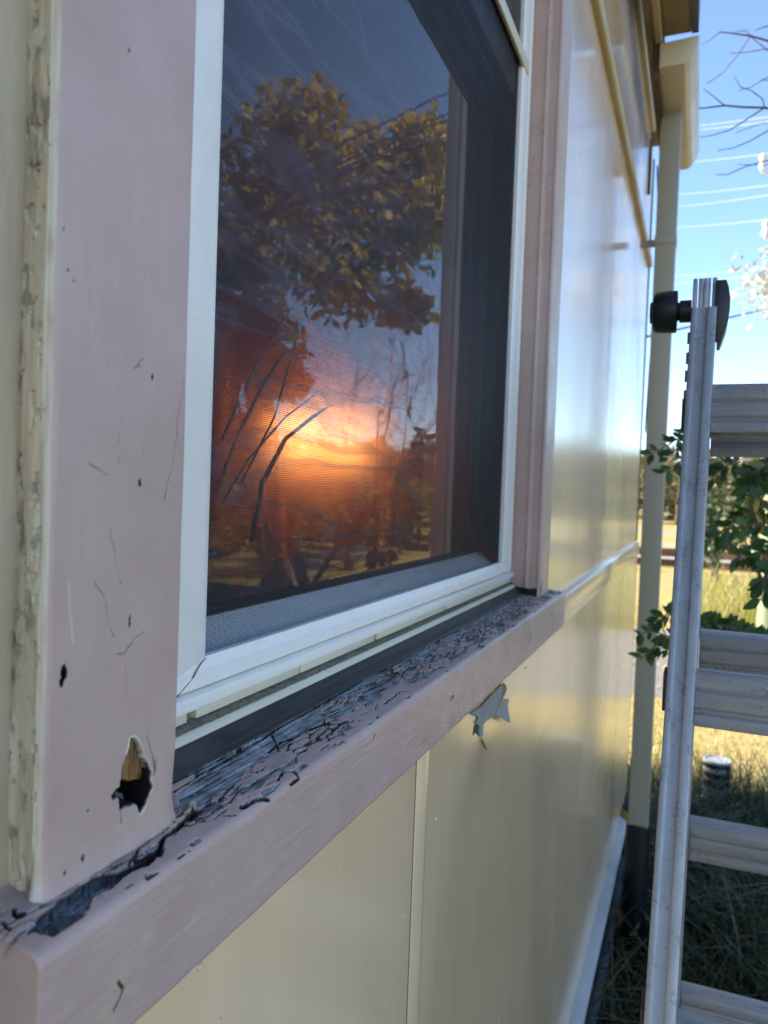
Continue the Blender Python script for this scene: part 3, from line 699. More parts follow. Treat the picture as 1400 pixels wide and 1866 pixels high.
# far post: inner side faces the camera
def far_post(Xc, Yc, Zc, K):
    h = .0012*(fbm(Yc*60+Xc*60, Zc*12, 3, 4)-.5)
    bead = (K < 1)*.0035*(np.exp(-((Xc-X_(.268))/.0030)**2) - .35*sstep(X_(.268), X_(.245), Xc))
    dark = ((fbm(Xc*300, Zc*120, 3, 18) > .80) & (K < 1))*.4
    k_ = (Zc < Z0-.155+.02*fbm(Yc*60, Xc*60, 2, 3)) & (K >= 2) & (Yc < 1.335)
    dark = np.where(k_ & (fbm(Yc*200, Zc*80, 3, 5) > .45), 1., dark); h = np.where(dark > .9, -.003, h+bead)
    foot = (Zc < Z0-.1655+.006*fbm(Xc*150, Yc*20, 2, 31)) & (K < 1); dark = np.where(foot, 1., dark); h = np.where(foot, -.004, h)
    z = dark*0
    lc = np.where(K == 2, .55, 0)*sstep(1.31, 1.36, Yc)  # grazing reflection on the front face, painted in as a cream tint
    return h, {'bare': z, 'dark': dark, 'cream': lc, 'chip_highlight': z, 'brown': z}
post('window_post', 1.3120, 1.398, .244, .02, .052, Z0-.1775, Z0+1.03, .0011, .0016, far_post, H, 'far pink post of the window with a dark gap at its foot', rl=.0045)
# head board above
mb = MB(); mb.box((X_(.29), .238, Z0+1.031), (X_(.244), 1.398, Z0+1.10)); mb.build('window_head', M['pink_z'], H, bevel=.003)

# --- WINDOW --------------------------------------------------------------------------
W = link_obj('window', None, H); W['label'] = 'white framed window with an insect screen over dark glass'
AF = .293; xF = X_(AF)
def wbox(name, a0, a1, y0, y1, z0, z1, m, bevel=.0008, label=None):
    mb = MB(); mb.box((X_(a0), y0, Z0+z0), (X_(a1), y1, Z0+z1)); o = mb.build(name, m, W, bevel=bevel)
    if label: o['label'] = label
    return o
# screen frame: mitred, with a shallow channel
yi0, yi1, zi0, zi1 = .4205, 1.2455, -.1142, .690
yo0, yo1, zo0 = .345, 1.3085, -.1333
def mitre(pts_outer, pts_inner, name):
    # section across the member: outer edge, ridge, groove, inner edge (offsets from outer 0..1) and heights
    prof = [(0, -.014), (0, 0), (.16, 0), (.20, -.0018), (.30, -.0018), (.34, .0), (.90, .0), (1, -.0015), (1, -.009)]
    V = []
    for (o_, i_) in zip(pts_outer, pts_inner):
        for t, hh in prof: V.append((xF+hh, o_[0]+(i_[0]-o_[0])*t, Z0+o_[1]+(i_[1]-o_[1])*t))
    n = len(prof); F = [(k, k+1, n+k+1, n+k) for k in range(n-1)] + [(n-1, 0, n, 2*n-1)] + [tuple(range(n)), tuple(range(n, 2*n))]
    mb = MB(); mb.add(V, F); return mb.build(name, M['white'], W, bevel=.0005)
g = .0003
mitre([(yo0, zo0), (yo0, 1.02)], [(yi0, zi0+g), (yi0, 1.02)], 'screen_frame')
mitre([(yo1, 1.02), (yo1, zo0)], [(yi1, 1.02), (yi1, zi0+g)], 'screen_frame')
# bottom member with a slight step; mitre crack left at the near corner
prof = [(0, -.014), (0, 0), (.10, .0008), (.42, .0008), (.50, -.0005), (.62, -.0008), (1, -.0015), (1, -.009)]
V = []
for (o_, i_) in (((yo0+g*4, zo0), (yi0+g*4, zi0)), ((yo1-g, zo0), (yi1-g, zi0))):
    for t, hh in prof: V.append((xF+hh, o_[0]+(i_[0]-o_[0])*t, Z0+o_[1]+(i_[1]-o_[1])*t))
n = len(prof); mb = MB(); mb.add(V, [(k, k+1, n+k+1, n+k) for k in range(n-1)] + [(n-1, 0, n, 2*n-1), tuple(range(n)), tuple(range(n, 2*n))]); mb.build('screen_frame', M['white'], W, bevel=.0004)
mb = MB(); mb.tube([(xF+.0006, .3895, Z0-.1330), (xF+.0006, .397, Z0-.1290), (xF+.0004, .4055, Z0-.1245), (xF+.0002, .4125, Z0-.1180), (xF, .4190, Z0-.1150)], [.0004, .0005, .0005, .0004, .0003], 6); mb.build('mitre_crack', M['brown'], W)
wbox('screen_frame', AF+.004, AF-.0025, .33, 1.2455+.03, .6905, .712, M['cream_al'], .0015, 'cream bar across the top of the screen')
wbox('upper_pane', .302, .300, .43, 1.24, .713, 1.02, M['dark_al'])
# outer sub-frame lip
mb = MB(); z = Z0
mb.prism([(X_(.305), z-.1345), (X_(AF)+.0005, z-.1345), (X_(AF)+.0045, z-.1362), (X_(AF)+.0045, z-.1445), (X_(AF)+.001, z-.1455), (X_(.305), z-.1455)], 1, .335, 1.3225); mb.build('frame_lip', M['white'], W, bevel=.0006)
wbox('outer_frame', .312, AF+.002, 1.3087, 1.3115, -.135, 1.02, M['white'])
# track below: face with drain notches, grime, ledge
for (a_, b_) in ((.335, .3985), (.4085, .545), (.548, .70), (.708, .93), (.936, 1.30)):
    wbox('track_face', .300, .2915, a_, b_, -.1518, -.1458, M['cream_al'], .0003)
wbox('track_back', .306, .2965, .335, 1.31, -.1562, -.1457, M['dirt'], 0)
n = 900; yy = np.linspace(.335, 1.305, n); pf = [(.2965, -.1528), (.2925, -.1536), (.2895, -.1550), (.2872, -.1556)]
Pd = np.array([[(X_(a_)+.0009*(fbm(np.array([y*300]), np.array([a_*900]), 2, 3)[0]-.5), y, Z0+b_+.0012*(fbm(np.array([y*200.]), np.array([a_*2000.]), 3, 1)[0]-.5)) for (a_, b_) in pf] for y in yy])
gridmesh('grime', Pd, M['dirt'], W)
mb = MB(); mb.prism([(X_(.310), z-.1560), (X_(.2885), z-.1560), (X_(.2868), z-.1566), (X_(.2840), z-.1600), (X_(.2840), z-.1615), (X_(.310), z-.1615)], 1, .335, 1.305); mb.build('track_ledge', M['cream_al'], W, bevel=.0004)
# rubber flashing
yy = np.linspace(.331, 1.31, 240)
pf = [(.300, -.1618), (.2870, -.1620), (.2835, -.1634), (.2795, -.1662), (.2745, -.1692), (.2715, -.1698), (.2685, -.1706), (.2675, -.1716)]
Pd = np.array([[(X_(a_)+.0010*(fbm(np.array([y*9]), np.array([k*.4]), 2, 3)[0]-.5), y, Z0+b_+.0012) for k, (a_, b_) in enumerate(pf)] for y in yy])
o = gridmesh('rubber_flashing', Pd, M['rubber'], W); o['label'] = 'black rubber flashing strip along the foot of the window'
# screen
def plane(name, X, y0, y1, z0, z1, m, parent, n=2):
    ys = np.linspace(y0, y1, n); zs = np.linspace(z0, z1, n); Y, Z = np.meshgrid(ys, zs, indexing='ij')
    return gridmesh(name, np.stack([Y*0+X, Y, Z+Z0], -1), m, parent)
o = plane('insect_screen', X_(.3005), yi0-.004, yi1+.004, zi0-.004, .7, M['screen'], W); o['label'] = 'fine dark insect mesh stretched in the white frame'
# reveal between screen and sash
mb = MB(); mb.prism([(X_(.304), Z0-.1255), (X_(.3365), Z0-.1010), (X_(.352), Z0-.1010), (X_(.352), Z0-.135), (X_(.304), Z0-.135)], 1, .40, 1.262); o = mb.build('reveal_base', M['silver'], W, bevel=.0008); o['label'] = 'silver aluminium ledge behind the mesh'
mb = MB(); mb.box((X_(.352), 1.250, Z0-.1005), (X_(.3045), 1.262, Z0+.70)); mb.box((X_(.326), 1.244, Z0-.1005), (X_(.318), 1.2498, Z0+.70)); mb.build('reveal_side', M['dark_al'], W, bevel=.0008)
mb = MB(); mb.box((X_(.352), .395, Z0-.1005), (X_(.3045), .407, Z0+.70)); mb.build('reveal_side', M['dark_al'], W)
mb = MB(); mb.box((X_(.352), .408, Z0+.640), (X_(.3045), 1.2435, Z0+.70)); mb.box((X_(.326), .408, Z0+.630), (X_(.318), 1.2435, Z0+.6398)); mb.build('reveal_head', M['dark_al'], W, bevel=.0008)
for nm, y0, y1, z0, z1 in (('sash_rail', .408, 1.2495, -.1005, -.0950), ('sash_rail', .408, 1.2435, .622, .6395), ('sash_stile', 1.236, 1.2490, -.0948, .6218), ('sash_stile', .408, .430, -.0948, .6218)):
    wbox(nm, .351, .338, y0, y1, z0, z1, M['dark_al'], .0010)
o = plane('glass_pane', X_(.3435), .428, 1.238, -.097, .624, M['glass'], W, 2)
# ---------------------------------------------------------------- torn sheet under the sill (top-level scrap is part of the wall)
def flap(name, pts, thick=.0006, m=None, label=None):
    V = [Vector(p) for p in pts]; n = len(V); mb = MB(); off = Vector((thick, 0, 0))
    mb.add([tuple(v) for v in V]+[tuple(v+off) for v in V], [tuple(range(n)), tuple(range(n, 2*n))]+[(i, (i+1) % n, n+(i+1) % n, n+i) for i in range(n)])
    o = mb.build(name, m or M['paperback'], H, smooth=True)
    if label: o['label'] = label
    return o
XL = X_(.249)
def fp(L, xo): return [tuple(onX(820+x/10, 1200+y/10, XL+(xo[i] if hasattr(xo, '__len__') else xo))) for i, (x, y) in enumerate(L)]
flap('torn_flap', fp([(380,990),(560,880),(940,480),(960,560),(940,700),(880,800),(845,950),(790,1060),(720,1100),(640,1160),(600,1210),(605,1330),(595,1440),(540,1430),(520,1330),(530,1230),(455,1170),(510,1100),(500,1050),(430,1030)], .0022), .0006, M['paperback'], 'grey torn sheet edge below the sill')
flap('torn_flap', fp([(960,730),(1080,740),(1055,830),(1060,960),(1105,1175),(1060,1170),(960,1100),(860,1050),(800,1050),(850,960),(870,900)], [.003,.004,.005,.006,.0075,.007,.005,.0035,.003,.0025,.003]), .0006, M['paperback'], 'grey curled corner of the torn sheet')
flap('torn_flap', fp([(560,1450),(600,1480),(680,1670),(640,1640),(590,1540)], .003), .0006, M['brownwood'])
mb = MB()
hp = [onX(820+x/10, 1200+y/10, XL+.0016) for x, y in [(940,460),(985,440),(1025,490),(1040,560),(1015,640),(975,710),(905,790),(850,920),(845,900),(880,780),(935,690),(955,580)]]
mb.add([tuple(p) for p in hp], [tuple(range(len(hp)))]); mb.build('split_hole', M['black_pl'], H)
hp = [onX(820+x/10, 1200+y/10, XL+.0018) for x, y in [(460,1205),(520,1210),(530,1250),(520,1380),(490,1460),(440,1480),(415,1400),(430,1300)]]
mb = MB(); mb.add([tuple(p) for p in hp], [tuple(range(len(hp)))]); mb.build('split_hole', M['brown'], H)

# --- gutter and downpipe
def gut():
    x0 = .044; x1 = .158; zt = Z0+1.435; y0, y1 = 2.60, 3.42
    prof = [(x0, zt), (x0, zt-.075), (x0+.075, zt-.075), (x1-.025, zt-.062), (x1-.008, zt-.035), (x1, zt-.012), (x1, zt+.004), (x1-.012, zt+.004), (x1-.012, zt-.004)]
    mb = MB(); t = .003
    n = len(prof); V = [(x, y, z) for y in (y0, y1) for x, z in prof]; F = [(k, k+1, n+k+1, n+k) for k in range(n-1)]
    inner = [(x+(t if x < x0+.01 else -t*.7 if x > x1-.03 else 0), z+(t if z < zt-.05 else 0)) for x, z in prof]
    V += [(x, y, z) for y in (y0, y1) for x, z in inner]; F += [(2*n+k+1, 2*n+k, 3*n+k, 3*n+k+1) for k in range(n-1)] + [(0, n, 3*n, 2*n), (n-1, 2*n-1, 4*n-1, 3*n-1)]
    mb.add(V, F)
    gu = mb.build('gutter', M['gutter'], H)
    for ya in (y0-.004, y1+.0005):
        mb = MB(); mb.prism(prof[:6]+[(x1, zt+.006)], 1, ya, ya+.0035); mb.build('end_cap', M['gutter'], gu, bevel=.001)
    return gu
gut()
mb = MB(); mb.box((.020, 2.62, Z0+1.34), (.0435, 3.40, Z0+1.50)); mb.build('fascia', M['brown'], H)
mb = MB(); mb.box((.0365, 2.90, Z0-1.19), (.1055, 2.96, Z0+1.366)); dp = mb.build('downpipe', M['pipe'], H, bevel=.004)
mb = MB(); mb.tube([(.071, 2.93, 0), (.071, 2.93, Z0-1.20), (.071, 2.93, Z0-1.185)], [.043, .043, .040], 18); mb.build('drain_pipe', M['dark_al'], dp, smooth=True)
for zz in (.90,):
    mb = MB(); mb.box((.034, 2.897, Z0+zz), (.108, 2.963, Z0+zz+.03)); mb.box((.034-.05, 2.935, Z0+zz+.002), (.0335, 2.94, Z0+zz+.028)); mb.build('pipe_strap', M['pipe'], dp, bevel=.001)
mb = MB(); mb.box((X_(.256)-.005, 3.48, Z0+1.30), (X_(.256)+.006, 3.50, Z0+1.53)); mb.build('corner_bracket', M['brown'], H)
mb = MB(); mb.tube([(-.02, 3.70, Z0+1.5), (.004, 3.66, Z0+1.2), (.006, 3.6, Z0+.9), (-.012, 3.7, Z0+.6), (-.02, 3.72, Z0+.3)], .004, 6); mb.build('cable', M['wire_dark'], H)

# ---------------------------------------------------------------- room behind the glass
mb = MB(); mb.box((-4, -2.5, .30), (-.11, YE-.12, .33)); tag(mb.build('floor', M['interior_dark']), kind='structure')
mb = MB(); mb.box((-4, -2.5, Z0+1.0), (-.11, YE-.12, Z0+1.03)); tag(mb.build('ceiling', M['interior_dark']), kind='structure')
mb = MB(); mb.box((-4.05, -2.5, .33), (-4, YE-.12, Z0+1.0)); tag(mb.build('wall_interior', M['interior']), kind='structure')
mb = MB(); mb.box((-4, -2.6, .33), (-.11, -2.5, Z0+1.0)); tag(mb.build('wall_interior', M['interior']), kind='structure')
mb = MB(); mb.box((-4, YE-.16, .33), (-.11, YE-.121, Z0+1.0)); tag(mb.build('wall_interior', M['interior']), kind='structure')
# amber curtain over a lit window on the end wall
YC = 3.30
A = onY(360, 520, YC-.05); B = onY(860, 1040, YC-.05)
n = 120; xs = np.linspace(A[0], B[0], n); zs = np.linspace(B[2], A[2]+.05, 12)
Xc, Zc = np.meshgrid(xs, zs, indexing='ij')
Pc = np.stack([Xc, YC+.012*np.sin((Xc-A[0])*16+1.2*np.sin(Xc*9)), Zc], -1)
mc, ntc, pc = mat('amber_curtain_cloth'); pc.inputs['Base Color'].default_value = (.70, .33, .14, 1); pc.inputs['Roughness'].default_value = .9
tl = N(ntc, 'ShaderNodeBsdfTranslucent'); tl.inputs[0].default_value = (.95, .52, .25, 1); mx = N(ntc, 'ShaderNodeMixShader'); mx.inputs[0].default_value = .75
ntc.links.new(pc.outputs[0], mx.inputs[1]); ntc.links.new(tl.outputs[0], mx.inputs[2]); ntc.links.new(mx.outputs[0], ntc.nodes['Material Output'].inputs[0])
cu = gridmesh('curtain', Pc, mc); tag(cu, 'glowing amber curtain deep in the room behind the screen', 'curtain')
me_, nte, pe = mat('lit_far_window'); pe.inputs['Emission Color'].default_value = (1, .62, .30, 1); pe.inputs['Emission Strength'].default_value = 5.2; pe.inputs['Base Color'].default_value = (.6, .4, .2, 1)  # pane emits its own light in place of daylight
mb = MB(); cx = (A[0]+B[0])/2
wa = onY(515, 762, 3.42); wb = onY(695, 848, 3.42); mb.box((wa[0], 3.39, wb[2]), (wb[0], 3.394, wa[2])); rw = mb.build('rear_window', me_); tag(rw, 'small window pane given its own glow behind the amber curtain', 'window')

# sheer curtain behind the glass, reflected cirrus streaks put into its colour
mcs, ntc2, pc2 = mat('sky_streak_sheer_cloth'); v = coords(ntc2, (1, 1, 1)); mpp = N(ntc2, 'ShaderNodeMapping'); mpp.inputs['Rotation'].default_value = (R(8), 0, 0); mpp.inputs['Scale'].default_value = (1, .13, 1.2)
ntc2.links.new(v, mpp.inputs[0]); nn = N(ntc2, 'ShaderNodeTexNoise'); nn.inputs['Scale'].default_value = 20; nn.inputs['Detail'].default_value = 1.0; nn.inputs['Distortion'].default_value = .35
ntc2.links.new(mpp.outputs[0], nn.inputs['Vector'])
ntc2.links.new(ramp(ntc2, nn.outputs['Fac'], [(.47, (.24, .07, .09)), (.54, (.50, .46, .66)), (.57, (.50, .46, .66)), (.64, (.28, .10, .13))]), pc2.inputs['Base Color']); pc2.inputs['Roughness'].default_value = .85
trn = N(ntc2, 'ShaderNodeBsdfTransparent'); mxs = N(ntc2, 'ShaderNodeMixShader'); ntc2.links.new(ramp(ntc2, nn.outputs['Fac'], [(.46, .20), (.54, .55), (.58, .55), (.66, .20)]), mxs.inputs[0])
ntc2.links.new(trn.outputs[0], mxs.inputs[1]); ntc2.links.new(pc2.outputs[0], mxs.inputs[2]); ntc2.links.new(mxs.outputs[0], ntc2.nodes['Material Output'].inputs[0])
n = 80; YY, ZZ = np.meshgrid(np.linspace(.42, 1.24, n), np.linspace(-.16, .66, 40), indexing='ij')
ZZ = ZZ - (1-(ZZ-.10)/.56)*(.02*np.sin(YY*9)-.02)
o = gridmesh('sheer_curtain', np.stack([X_(.435)+.004*np.sin(YY*40+ZZ*6), YY, ZZ+Z0], -1), mcs); tag(o, 'sheer maroon curtain with reflected cirrus painted in as periwinkle streaks behind the glass', 'curtain')

# film, fox and dried stems just inside the glass
n = 60; YY, ZZ = np.meshgrid(np.linspace(.45, 1.15, n), np.linspace(-.10, .64, n), indexing='ij')
XX = X_(.398) + .010*np.sin(YY*23+ZZ*9) + .006*np.sin(YY*51-ZZ*17) + .012*(fbm(YY*6, ZZ*3, 3, 2)-.5)
tag(gridmesh('plastic_film', np.stack([XX, YY, ZZ+Z0], -1), M['plastic']), 'crumpled clear plastic film hanging inside the glass, streaked with sky light', 'plastic film')
M['fox'] = simple('orange_card', (.80, .16, .03), (.65, .12, .02), 30, .6)
M['stem'] = simple('dried_stem', (.60, .42, .30), (.45, .28, .20), 30, .7)
XFX = X_(.415)
def card(name, px, X, th, m, label, cat):
    q = [onX(a, b, X) for a, b in px]; n = len(q); mb = MB()
    mb.add([tuple(p) for p in q]+[(p[0]-th, p[1], p[2]) for p in q], [tuple(range(n)), tuple(range(n, 2*n))]+[(i, (i+1) % n, n+(i+1) % n, n+i) for i in range(n)])
    return tag(mb.build(name, m), label, cat)
card('paper_animal', [(370,1030),(385,1018),(420,1012),(445,995),(468,985),(478,962),(486,952),(492,975),(500,982),(540,980),(575,980),(590,988),(602,1004),(592,1006),(585,1004),(590,1022),(575,1014),(540,1014),(505,1018),(492,1035),(480,1055),(468,1068),(455,1070),(445,1060),(430,1075),(422,1068),(418,1050),(395,1046),(372,1045)], XFX, .002, M['fox'], 'orange paper animal shape standing low behind the mesh', 'decoration')
card('paper_triangle', [(845,1000),(852,972),(862,968),(866,1000)], X_(.40), .002, M['fox'], 'small red orange triangle at the far side of the window', 'decoration')
card('paper_pennant', [(705,430),(760,500),(790,520),(800,560),(770,550),(740,520)], X_(.41), .002, M['fox'], 'rust orange pennant hanging near the top of the dark window', 'decoration')
stems = []
for pts, r_ in (([(438,1080),(455,1000),(470,930),(478,880),(520,800),(570,760),(600,740)], .0026), ([(395,900),(430,800),(480,700),(540,610),(600,520),(650,450)], .0018), ([(400,930),(450,840),(520,760),(600,700)], .0012),
                ([(405,800),(470,660),(560,520),(620,430),(680,395)], .0016), ([(440,880),(500,760),(545,600),(610,480),(700,440)], .0012), ([(520,640),(560,560),(640,470),(740,420)], .0011)):
    q = [onX(a, b, X_(.43)) for a, b in pts]; mb = MB(); mb.tube(q, [r_]*(len(q)-1)+[r_*.4], 6)
    o = mb.build('dried_stem', M['stem'], smooth=True); stems.append(o)
sl2 = ['thick dried stem rising from the paper animal', 'long dried stem arching from the lower left of the window', 'thin low dried stem beside the amber glow', 'tallest curved dried stem at the left of the window', 'thin dried stem crossing the middle of the window', 'short dried stem high among the dark leaves']
for o, l in zip(stems, sl2): tag(o, l, 'dried stem', 'dried stems behind the screen')

# ------------------------------------------------------------------ LADDER
def stile(mb_pts, w_, d_, name, parent, m):
    # I-like section with a shallow front channel, swept top to bottom
    (xt, yt, zt), (xb, yb, zb) = mb_pts
    sec = [(-.5, -.5), (-.36, -.5), (-.28, -.5), (-.24, -.455), (.10, -.455), (.16, -.50), (.5, -.5), (.5, -.36), (.47, -.33), (.47, .33), (.5, .36), (.5, .5), (-.5, .5), (-.5, .36), (-.47, .33), (-.47, -.33), (-.5, -.36)]
    sec[0] = (-.5, -.47); sec.insert(1, (-.47, -.5)); sec[7] = (.46, -.5); sec.insert(8, (.5, -.46))
    V = []
    for (x, y, z) in ((xt, yt, zt), (xb, yb, zb)):
        for a_, b_ in sec: V.append((x+a_*w_, y+b_*d_, z))
    n = len(sec); mb = MB(); mb.add(V, [(i, (i+1) % n, n+(i+1) % n, n+i) for i in range(n)]+[tuple(range(n)), tuple(range(n, 2*n))])
    return mb.build(name, m, parent, bevel=.0006, seg=1)
L = empty('stepladder', (0, 0, 0), label='weathered aluminium stepladder standing on the grass beside the house wall', cat='ladder')
LW = .40
xA = .2160
front_top = (xA, 1.030, Z0+.2320); front_bot = (.196, .365, .03)
back_top = (xA+.002, 1.085, Z0+.2320); back_bot = (.214, 1.62, .03)
fs = []
for dx in (0, LW+.03):
    st_ = stile(((front_top[0]+dx, front_top[1], front_top[2]), (front_bot[0]+dx*1.04, front_bot[1], front_bot[2])), .0282, .055, 'stile', L, M['alu_z']); fs.append(st_)
    mb = MB(); mb.box((front_bot[0]+dx*1.04-.022, front_bot[1]-.035, 0), (front_bot[0]+dx*1.04+.022, front_bot[1]+.035, .03)); mb.build('rubber_foot', M['black_pl'], st_, bevel=.004)
    st_ = stile(((back_top[0]+dx, back_top[1], back_top[2]), (back_bot[0]+dx*1.02, back_bot[1], back_bot[2])), .0260, .052, 'stile', L, M['alu_z'])
    mb = MB(); mb.box((back_bot[0]+dx*1.02-.02, back_bot[1]-.035, 0), (back_bot[0]+dx*1.02+.02, back_bot[1]+.035, .03)); mb.build('rubber_foot', M['black_pl'], st_, bevel=.004)
def lerp(a, b, z):
    t = (z-a[2])/(b[2]-a[2]); return [a[i]+(b[i]-a[i])*t for i in range(3)]
def rung(zc, fr, lean, hh=.058, dd=.034):
    x, y, z = lerp(*((front_top, front_bot) if fr else (back_top, back_bot)), Z0+zc)
    # ribbed hollow section, tilted with the stile
    s = [(-.5, -.5), (-.5, -.30), (-.40, -.26), (-.40, -.20), (-.5, -.16), (-.5, .10), (-.42, .14), (-.5, .20), (-.5, .42), (-.42, .5), (.42, .5), (.5, .42), (.5, -.5), (.42, -.5), (.42, -.30), (-.42, -.30), (-.42, -.5)]
    c_, s_ = math.cos(lean), math.sin(lean); poly = []
    for a_, b_ in s:
        u_, v_ = a_*dd, b_*hh; poly.append((y+u_*c_-v_*s_*-1, z+v_*c_+u_*s_*-1))
    mb = MB(); mb.prism(poly, 0, x+.0141, x+LW*1.0+.012+(Z0+.22-z)*.0)
    return mb.build('rung', M['alu_x'], L, bevel=.0008, seg=1)
for zc in (.105, -.209, -.520, -.83, -1.14): rung(zc, True, R(8))
for zc in (.090, -.220, -.530, -.850, -1.16, -1.45): rung(zc, False, R(-8), .060, .034)
# hinge plates
for k, dx in enumerate((0, LW+.03)):
    hg = None
    for (a_, b_) in ((-.0140, -.0092), (-.0074, -.0022), (-.0019, .0030), (.0033, .0066), (.0084, .0136)):
        mb = MB(); c = (xA+dx, 1.055, Z0+.243); pts = []
        for t in np.linspace(0, math.pi, 10): pts.append((c[1]-.03*math.cos(t), c[2]+.012+.024*math.sin(t)))
        pts += [(c[1]+.03, c[2]-.03), (c[1]-.03, c[2]-.03)]
        mb.prism(pts, 0, c[0]+a_, c[0]+b_); mb.build('hinge_plate', M['alu_z'], L, bevel=.0006)
# black knob (wall side) and locking lever (outer side)
mb = MB(); kz = Z0+.2370; ky = 1.045
def lathe_x(prof, cy, cz, n=28):
    mb = MB(); V = []; F = []
    for x, r_ in prof:
        for k in range(n): V.append((x, cy+r_*math.cos(2*math.pi*k/n), cz+r_*math.sin(2*math.pi*k/n)))
    for i in range(len(prof)-1):
        for k in range(n): F.append((i*n+k, i*n+(k+1) % n, (i+1)*n+(k+1) % n, (i+1)*n+k))
    F += [tuple(range(n)), tuple(range((len(prof)-1)*n, len(prof)*n))]
    mb.add(V, F); return mb
kb = lathe_x([(.1520, .006), (.1522, .013), (.1545, .0135), (.1552, .019), (.1570, .0235), (.1600, .0255), (.1760, .0262), (.1835, .0262), (.1845, .0250), (.1848, .012), (.1870, .0108), (.1875, .0135), (.1890, .0138), (.2010, .0138)], ky, kz).build('locking_knob', M['black_pl'], L, smooth=True)
def lever(xc):
    z0 = kz
    pts = []
    out = [(.012, .0305), (.0235, .0305), (.0265, .022), (.0288, .008), (.0290, -.006), (.0272, -.022), (.0232, -.036), (.0195, -.0440), (.012, -.0440)]
    mb = MB(); mb.prism([(xc+a_, z0+b_) for a_, b_ in out[:]], 1, 1.020, 1.026)
    body = mb
    mb.prism([(xc+.0245, z0+.0305), (xc+.0255, z0+.022), (xc+.0285, z0+.008), (xc+.0290, z0-.006), (xc+.0272, z0-.022), (xc+.0232, z0-.036), (xc+.0205, z0-.0435), (xc+.018, z0-.0435), (xc+.0245, z0-.006)], 1, 1.0265, 1.085)
    mb.box((xc+.012, 1.0265, z0+.016), (xc+.0242, 1.085, z0+.0300)); mb.box((xc+.0165, 1.0265, z0-.0430), (xc+.0195, 1.085, z0-.030))
    return mb.build('hinge_lever', M['black_pl'], L, bevel=.0012, smooth=True)
lever(xA)
mb = MB(); mb.tube([(xA+.013, 1.045, kz-.010), (xA+.024, 1.045, kz-.010)], .006, 14); mb.build('lever_pin', M['silver'], L)
lathe_x([(xA+LW+.03+.016, .0138), (xA+LW+.03+.03, .0138), (xA+LW+.03+.032, .025), (xA+LW+.03+.06, .025), (xA+LW+.03+.064, .012)], ky, kz).build('locking_knob', M['black_pl'], L, smooth=True)
# small teeth and cast brackets on the wall side of the stile
for zr in (.198, .172, .149, .124):
    x, y, z = lerp(front_top, front_bot, Z0+zr); mb = MB(); mb.tube([(x-.0148, y, z-.007), (x-.0148, y, z+.007)], .0026, 8); mb.build('rivet', M['alu_z'], L, bevel=.0008)
for zr, h_ in ((.100, .036), (-.205, .040), (-.505, .04)):
    x, y, z = lerp(front_top, front_bot, Z0+zr); mb = MB(); mb.box((x-.0175, y-.018, z-h_/2), (x-.0141, y+.018, z+h_/2)); mb.build('rung_bracket', M['brown'], L, bevel=.001)

# ------------------------------------------------------------------ TIN
tc_ = onY(1303, 1480, 4.45); tx, ty = tc_[0], 4.45; tz = Z0-1.65
T = empty('paint_tin', (0, 0, 0), label='black paint tin with a pale lid standing in the shaded grass', cat='tin')
def lathe_z(prof, cx, cy, n=32):
    mb = MB(); V = []; F = []
    for r_, z in prof:
        for k in range(n): V.append((cx+r_*math.cos(2*math.pi*k/n), cy+r_*math.sin(2*math.pi*k/n), z))
    for i in range(len(prof)-1):
        for k in range(n): F.append((i*n+k, i*n+(k+1) % n, (i+1)*n+(k+1) % n, (i+1)*n+k))
    F += [tuple(range(n)), tuple(range((len(prof)-1)*n, len(prof)*n))]
    mb.add(V, F); return mb
m, nt, p = mat('printed_black_label'); v = coords(nt); sx = N(nt, 'ShaderNodeSeparateXYZ'); nt.links.new(v, sx.inputs[0])
mr = N(nt, 'ShaderNodeMapRange'); nt.links.new(sx.outputs['Z'], mr.inputs[0]); mr.inputs['From Min'].default_value = 0; mr.inputs['From Max'].default_value = .36
c = ramp(nt, mr.outputs[0], [(0, (.30, .34, .36)), (.36, (.30, .34, .36)), (.37, (.012, .012, .014)), (.46, (.012, .012, .014)), (.47, (.16, .15, .13)), (.50, (.16, .15, .13)), (.51, (.012, .012, .014))])
nt.links.new(c, p.inputs['Base Color']); p.inputs['Roughness'].default_value = .35; M['tinlabel'] = m
TR = .0690; TH = .27
lathe_z([(TR, 0), (TR, TH-.012)], tx, ty).build('tin_body', M['tinlabel'], T, smooth=True)
lathe_z([(TR+.002, TH-.0118), (TR+.003, TH-.004), (TR+.001, TH), (TR-.008, TH), (TR-.010, TH-.005), (TR-.03, TH-.006)], tx, ty).build('tin_lid', simple('white_lid', (.30, .32, .34), (.26, .28, .30), 10, .35), T, smooth=True)
fcu = bpy.data.curves.new('tin_lettering', 'FONT'); fcu.body = 'RANGER'; fcu.size = .034; fcu.extrude = .0004; fcu.align_x = 'CENTER'
fo = bpy.data.objects.new('tin_lettering', fcu); COL.objects.link(fo); dg = bpy.context.evaluated_depsgraph_get(); me = bpy.data.meshes.new_from_object(fo.evaluated_get(dg)); bpy.data.objects.remove(fo)
for vtx in me.vertices:   # wrap round the tin
    a_ = vtx.co.x/TR - .30; zz_ = vtx.co.y; r_ = TR+.0012+vtx.co.z
    vtx.co = (tx + r_*math.sin(a_), ty - r_*math.cos(a_), TH-.058+zz_)
me.materials.append(M['insul']); link_obj('tin_lettering', me, T)
T.location = (0, 0, tz-.0)
tz_base = tz
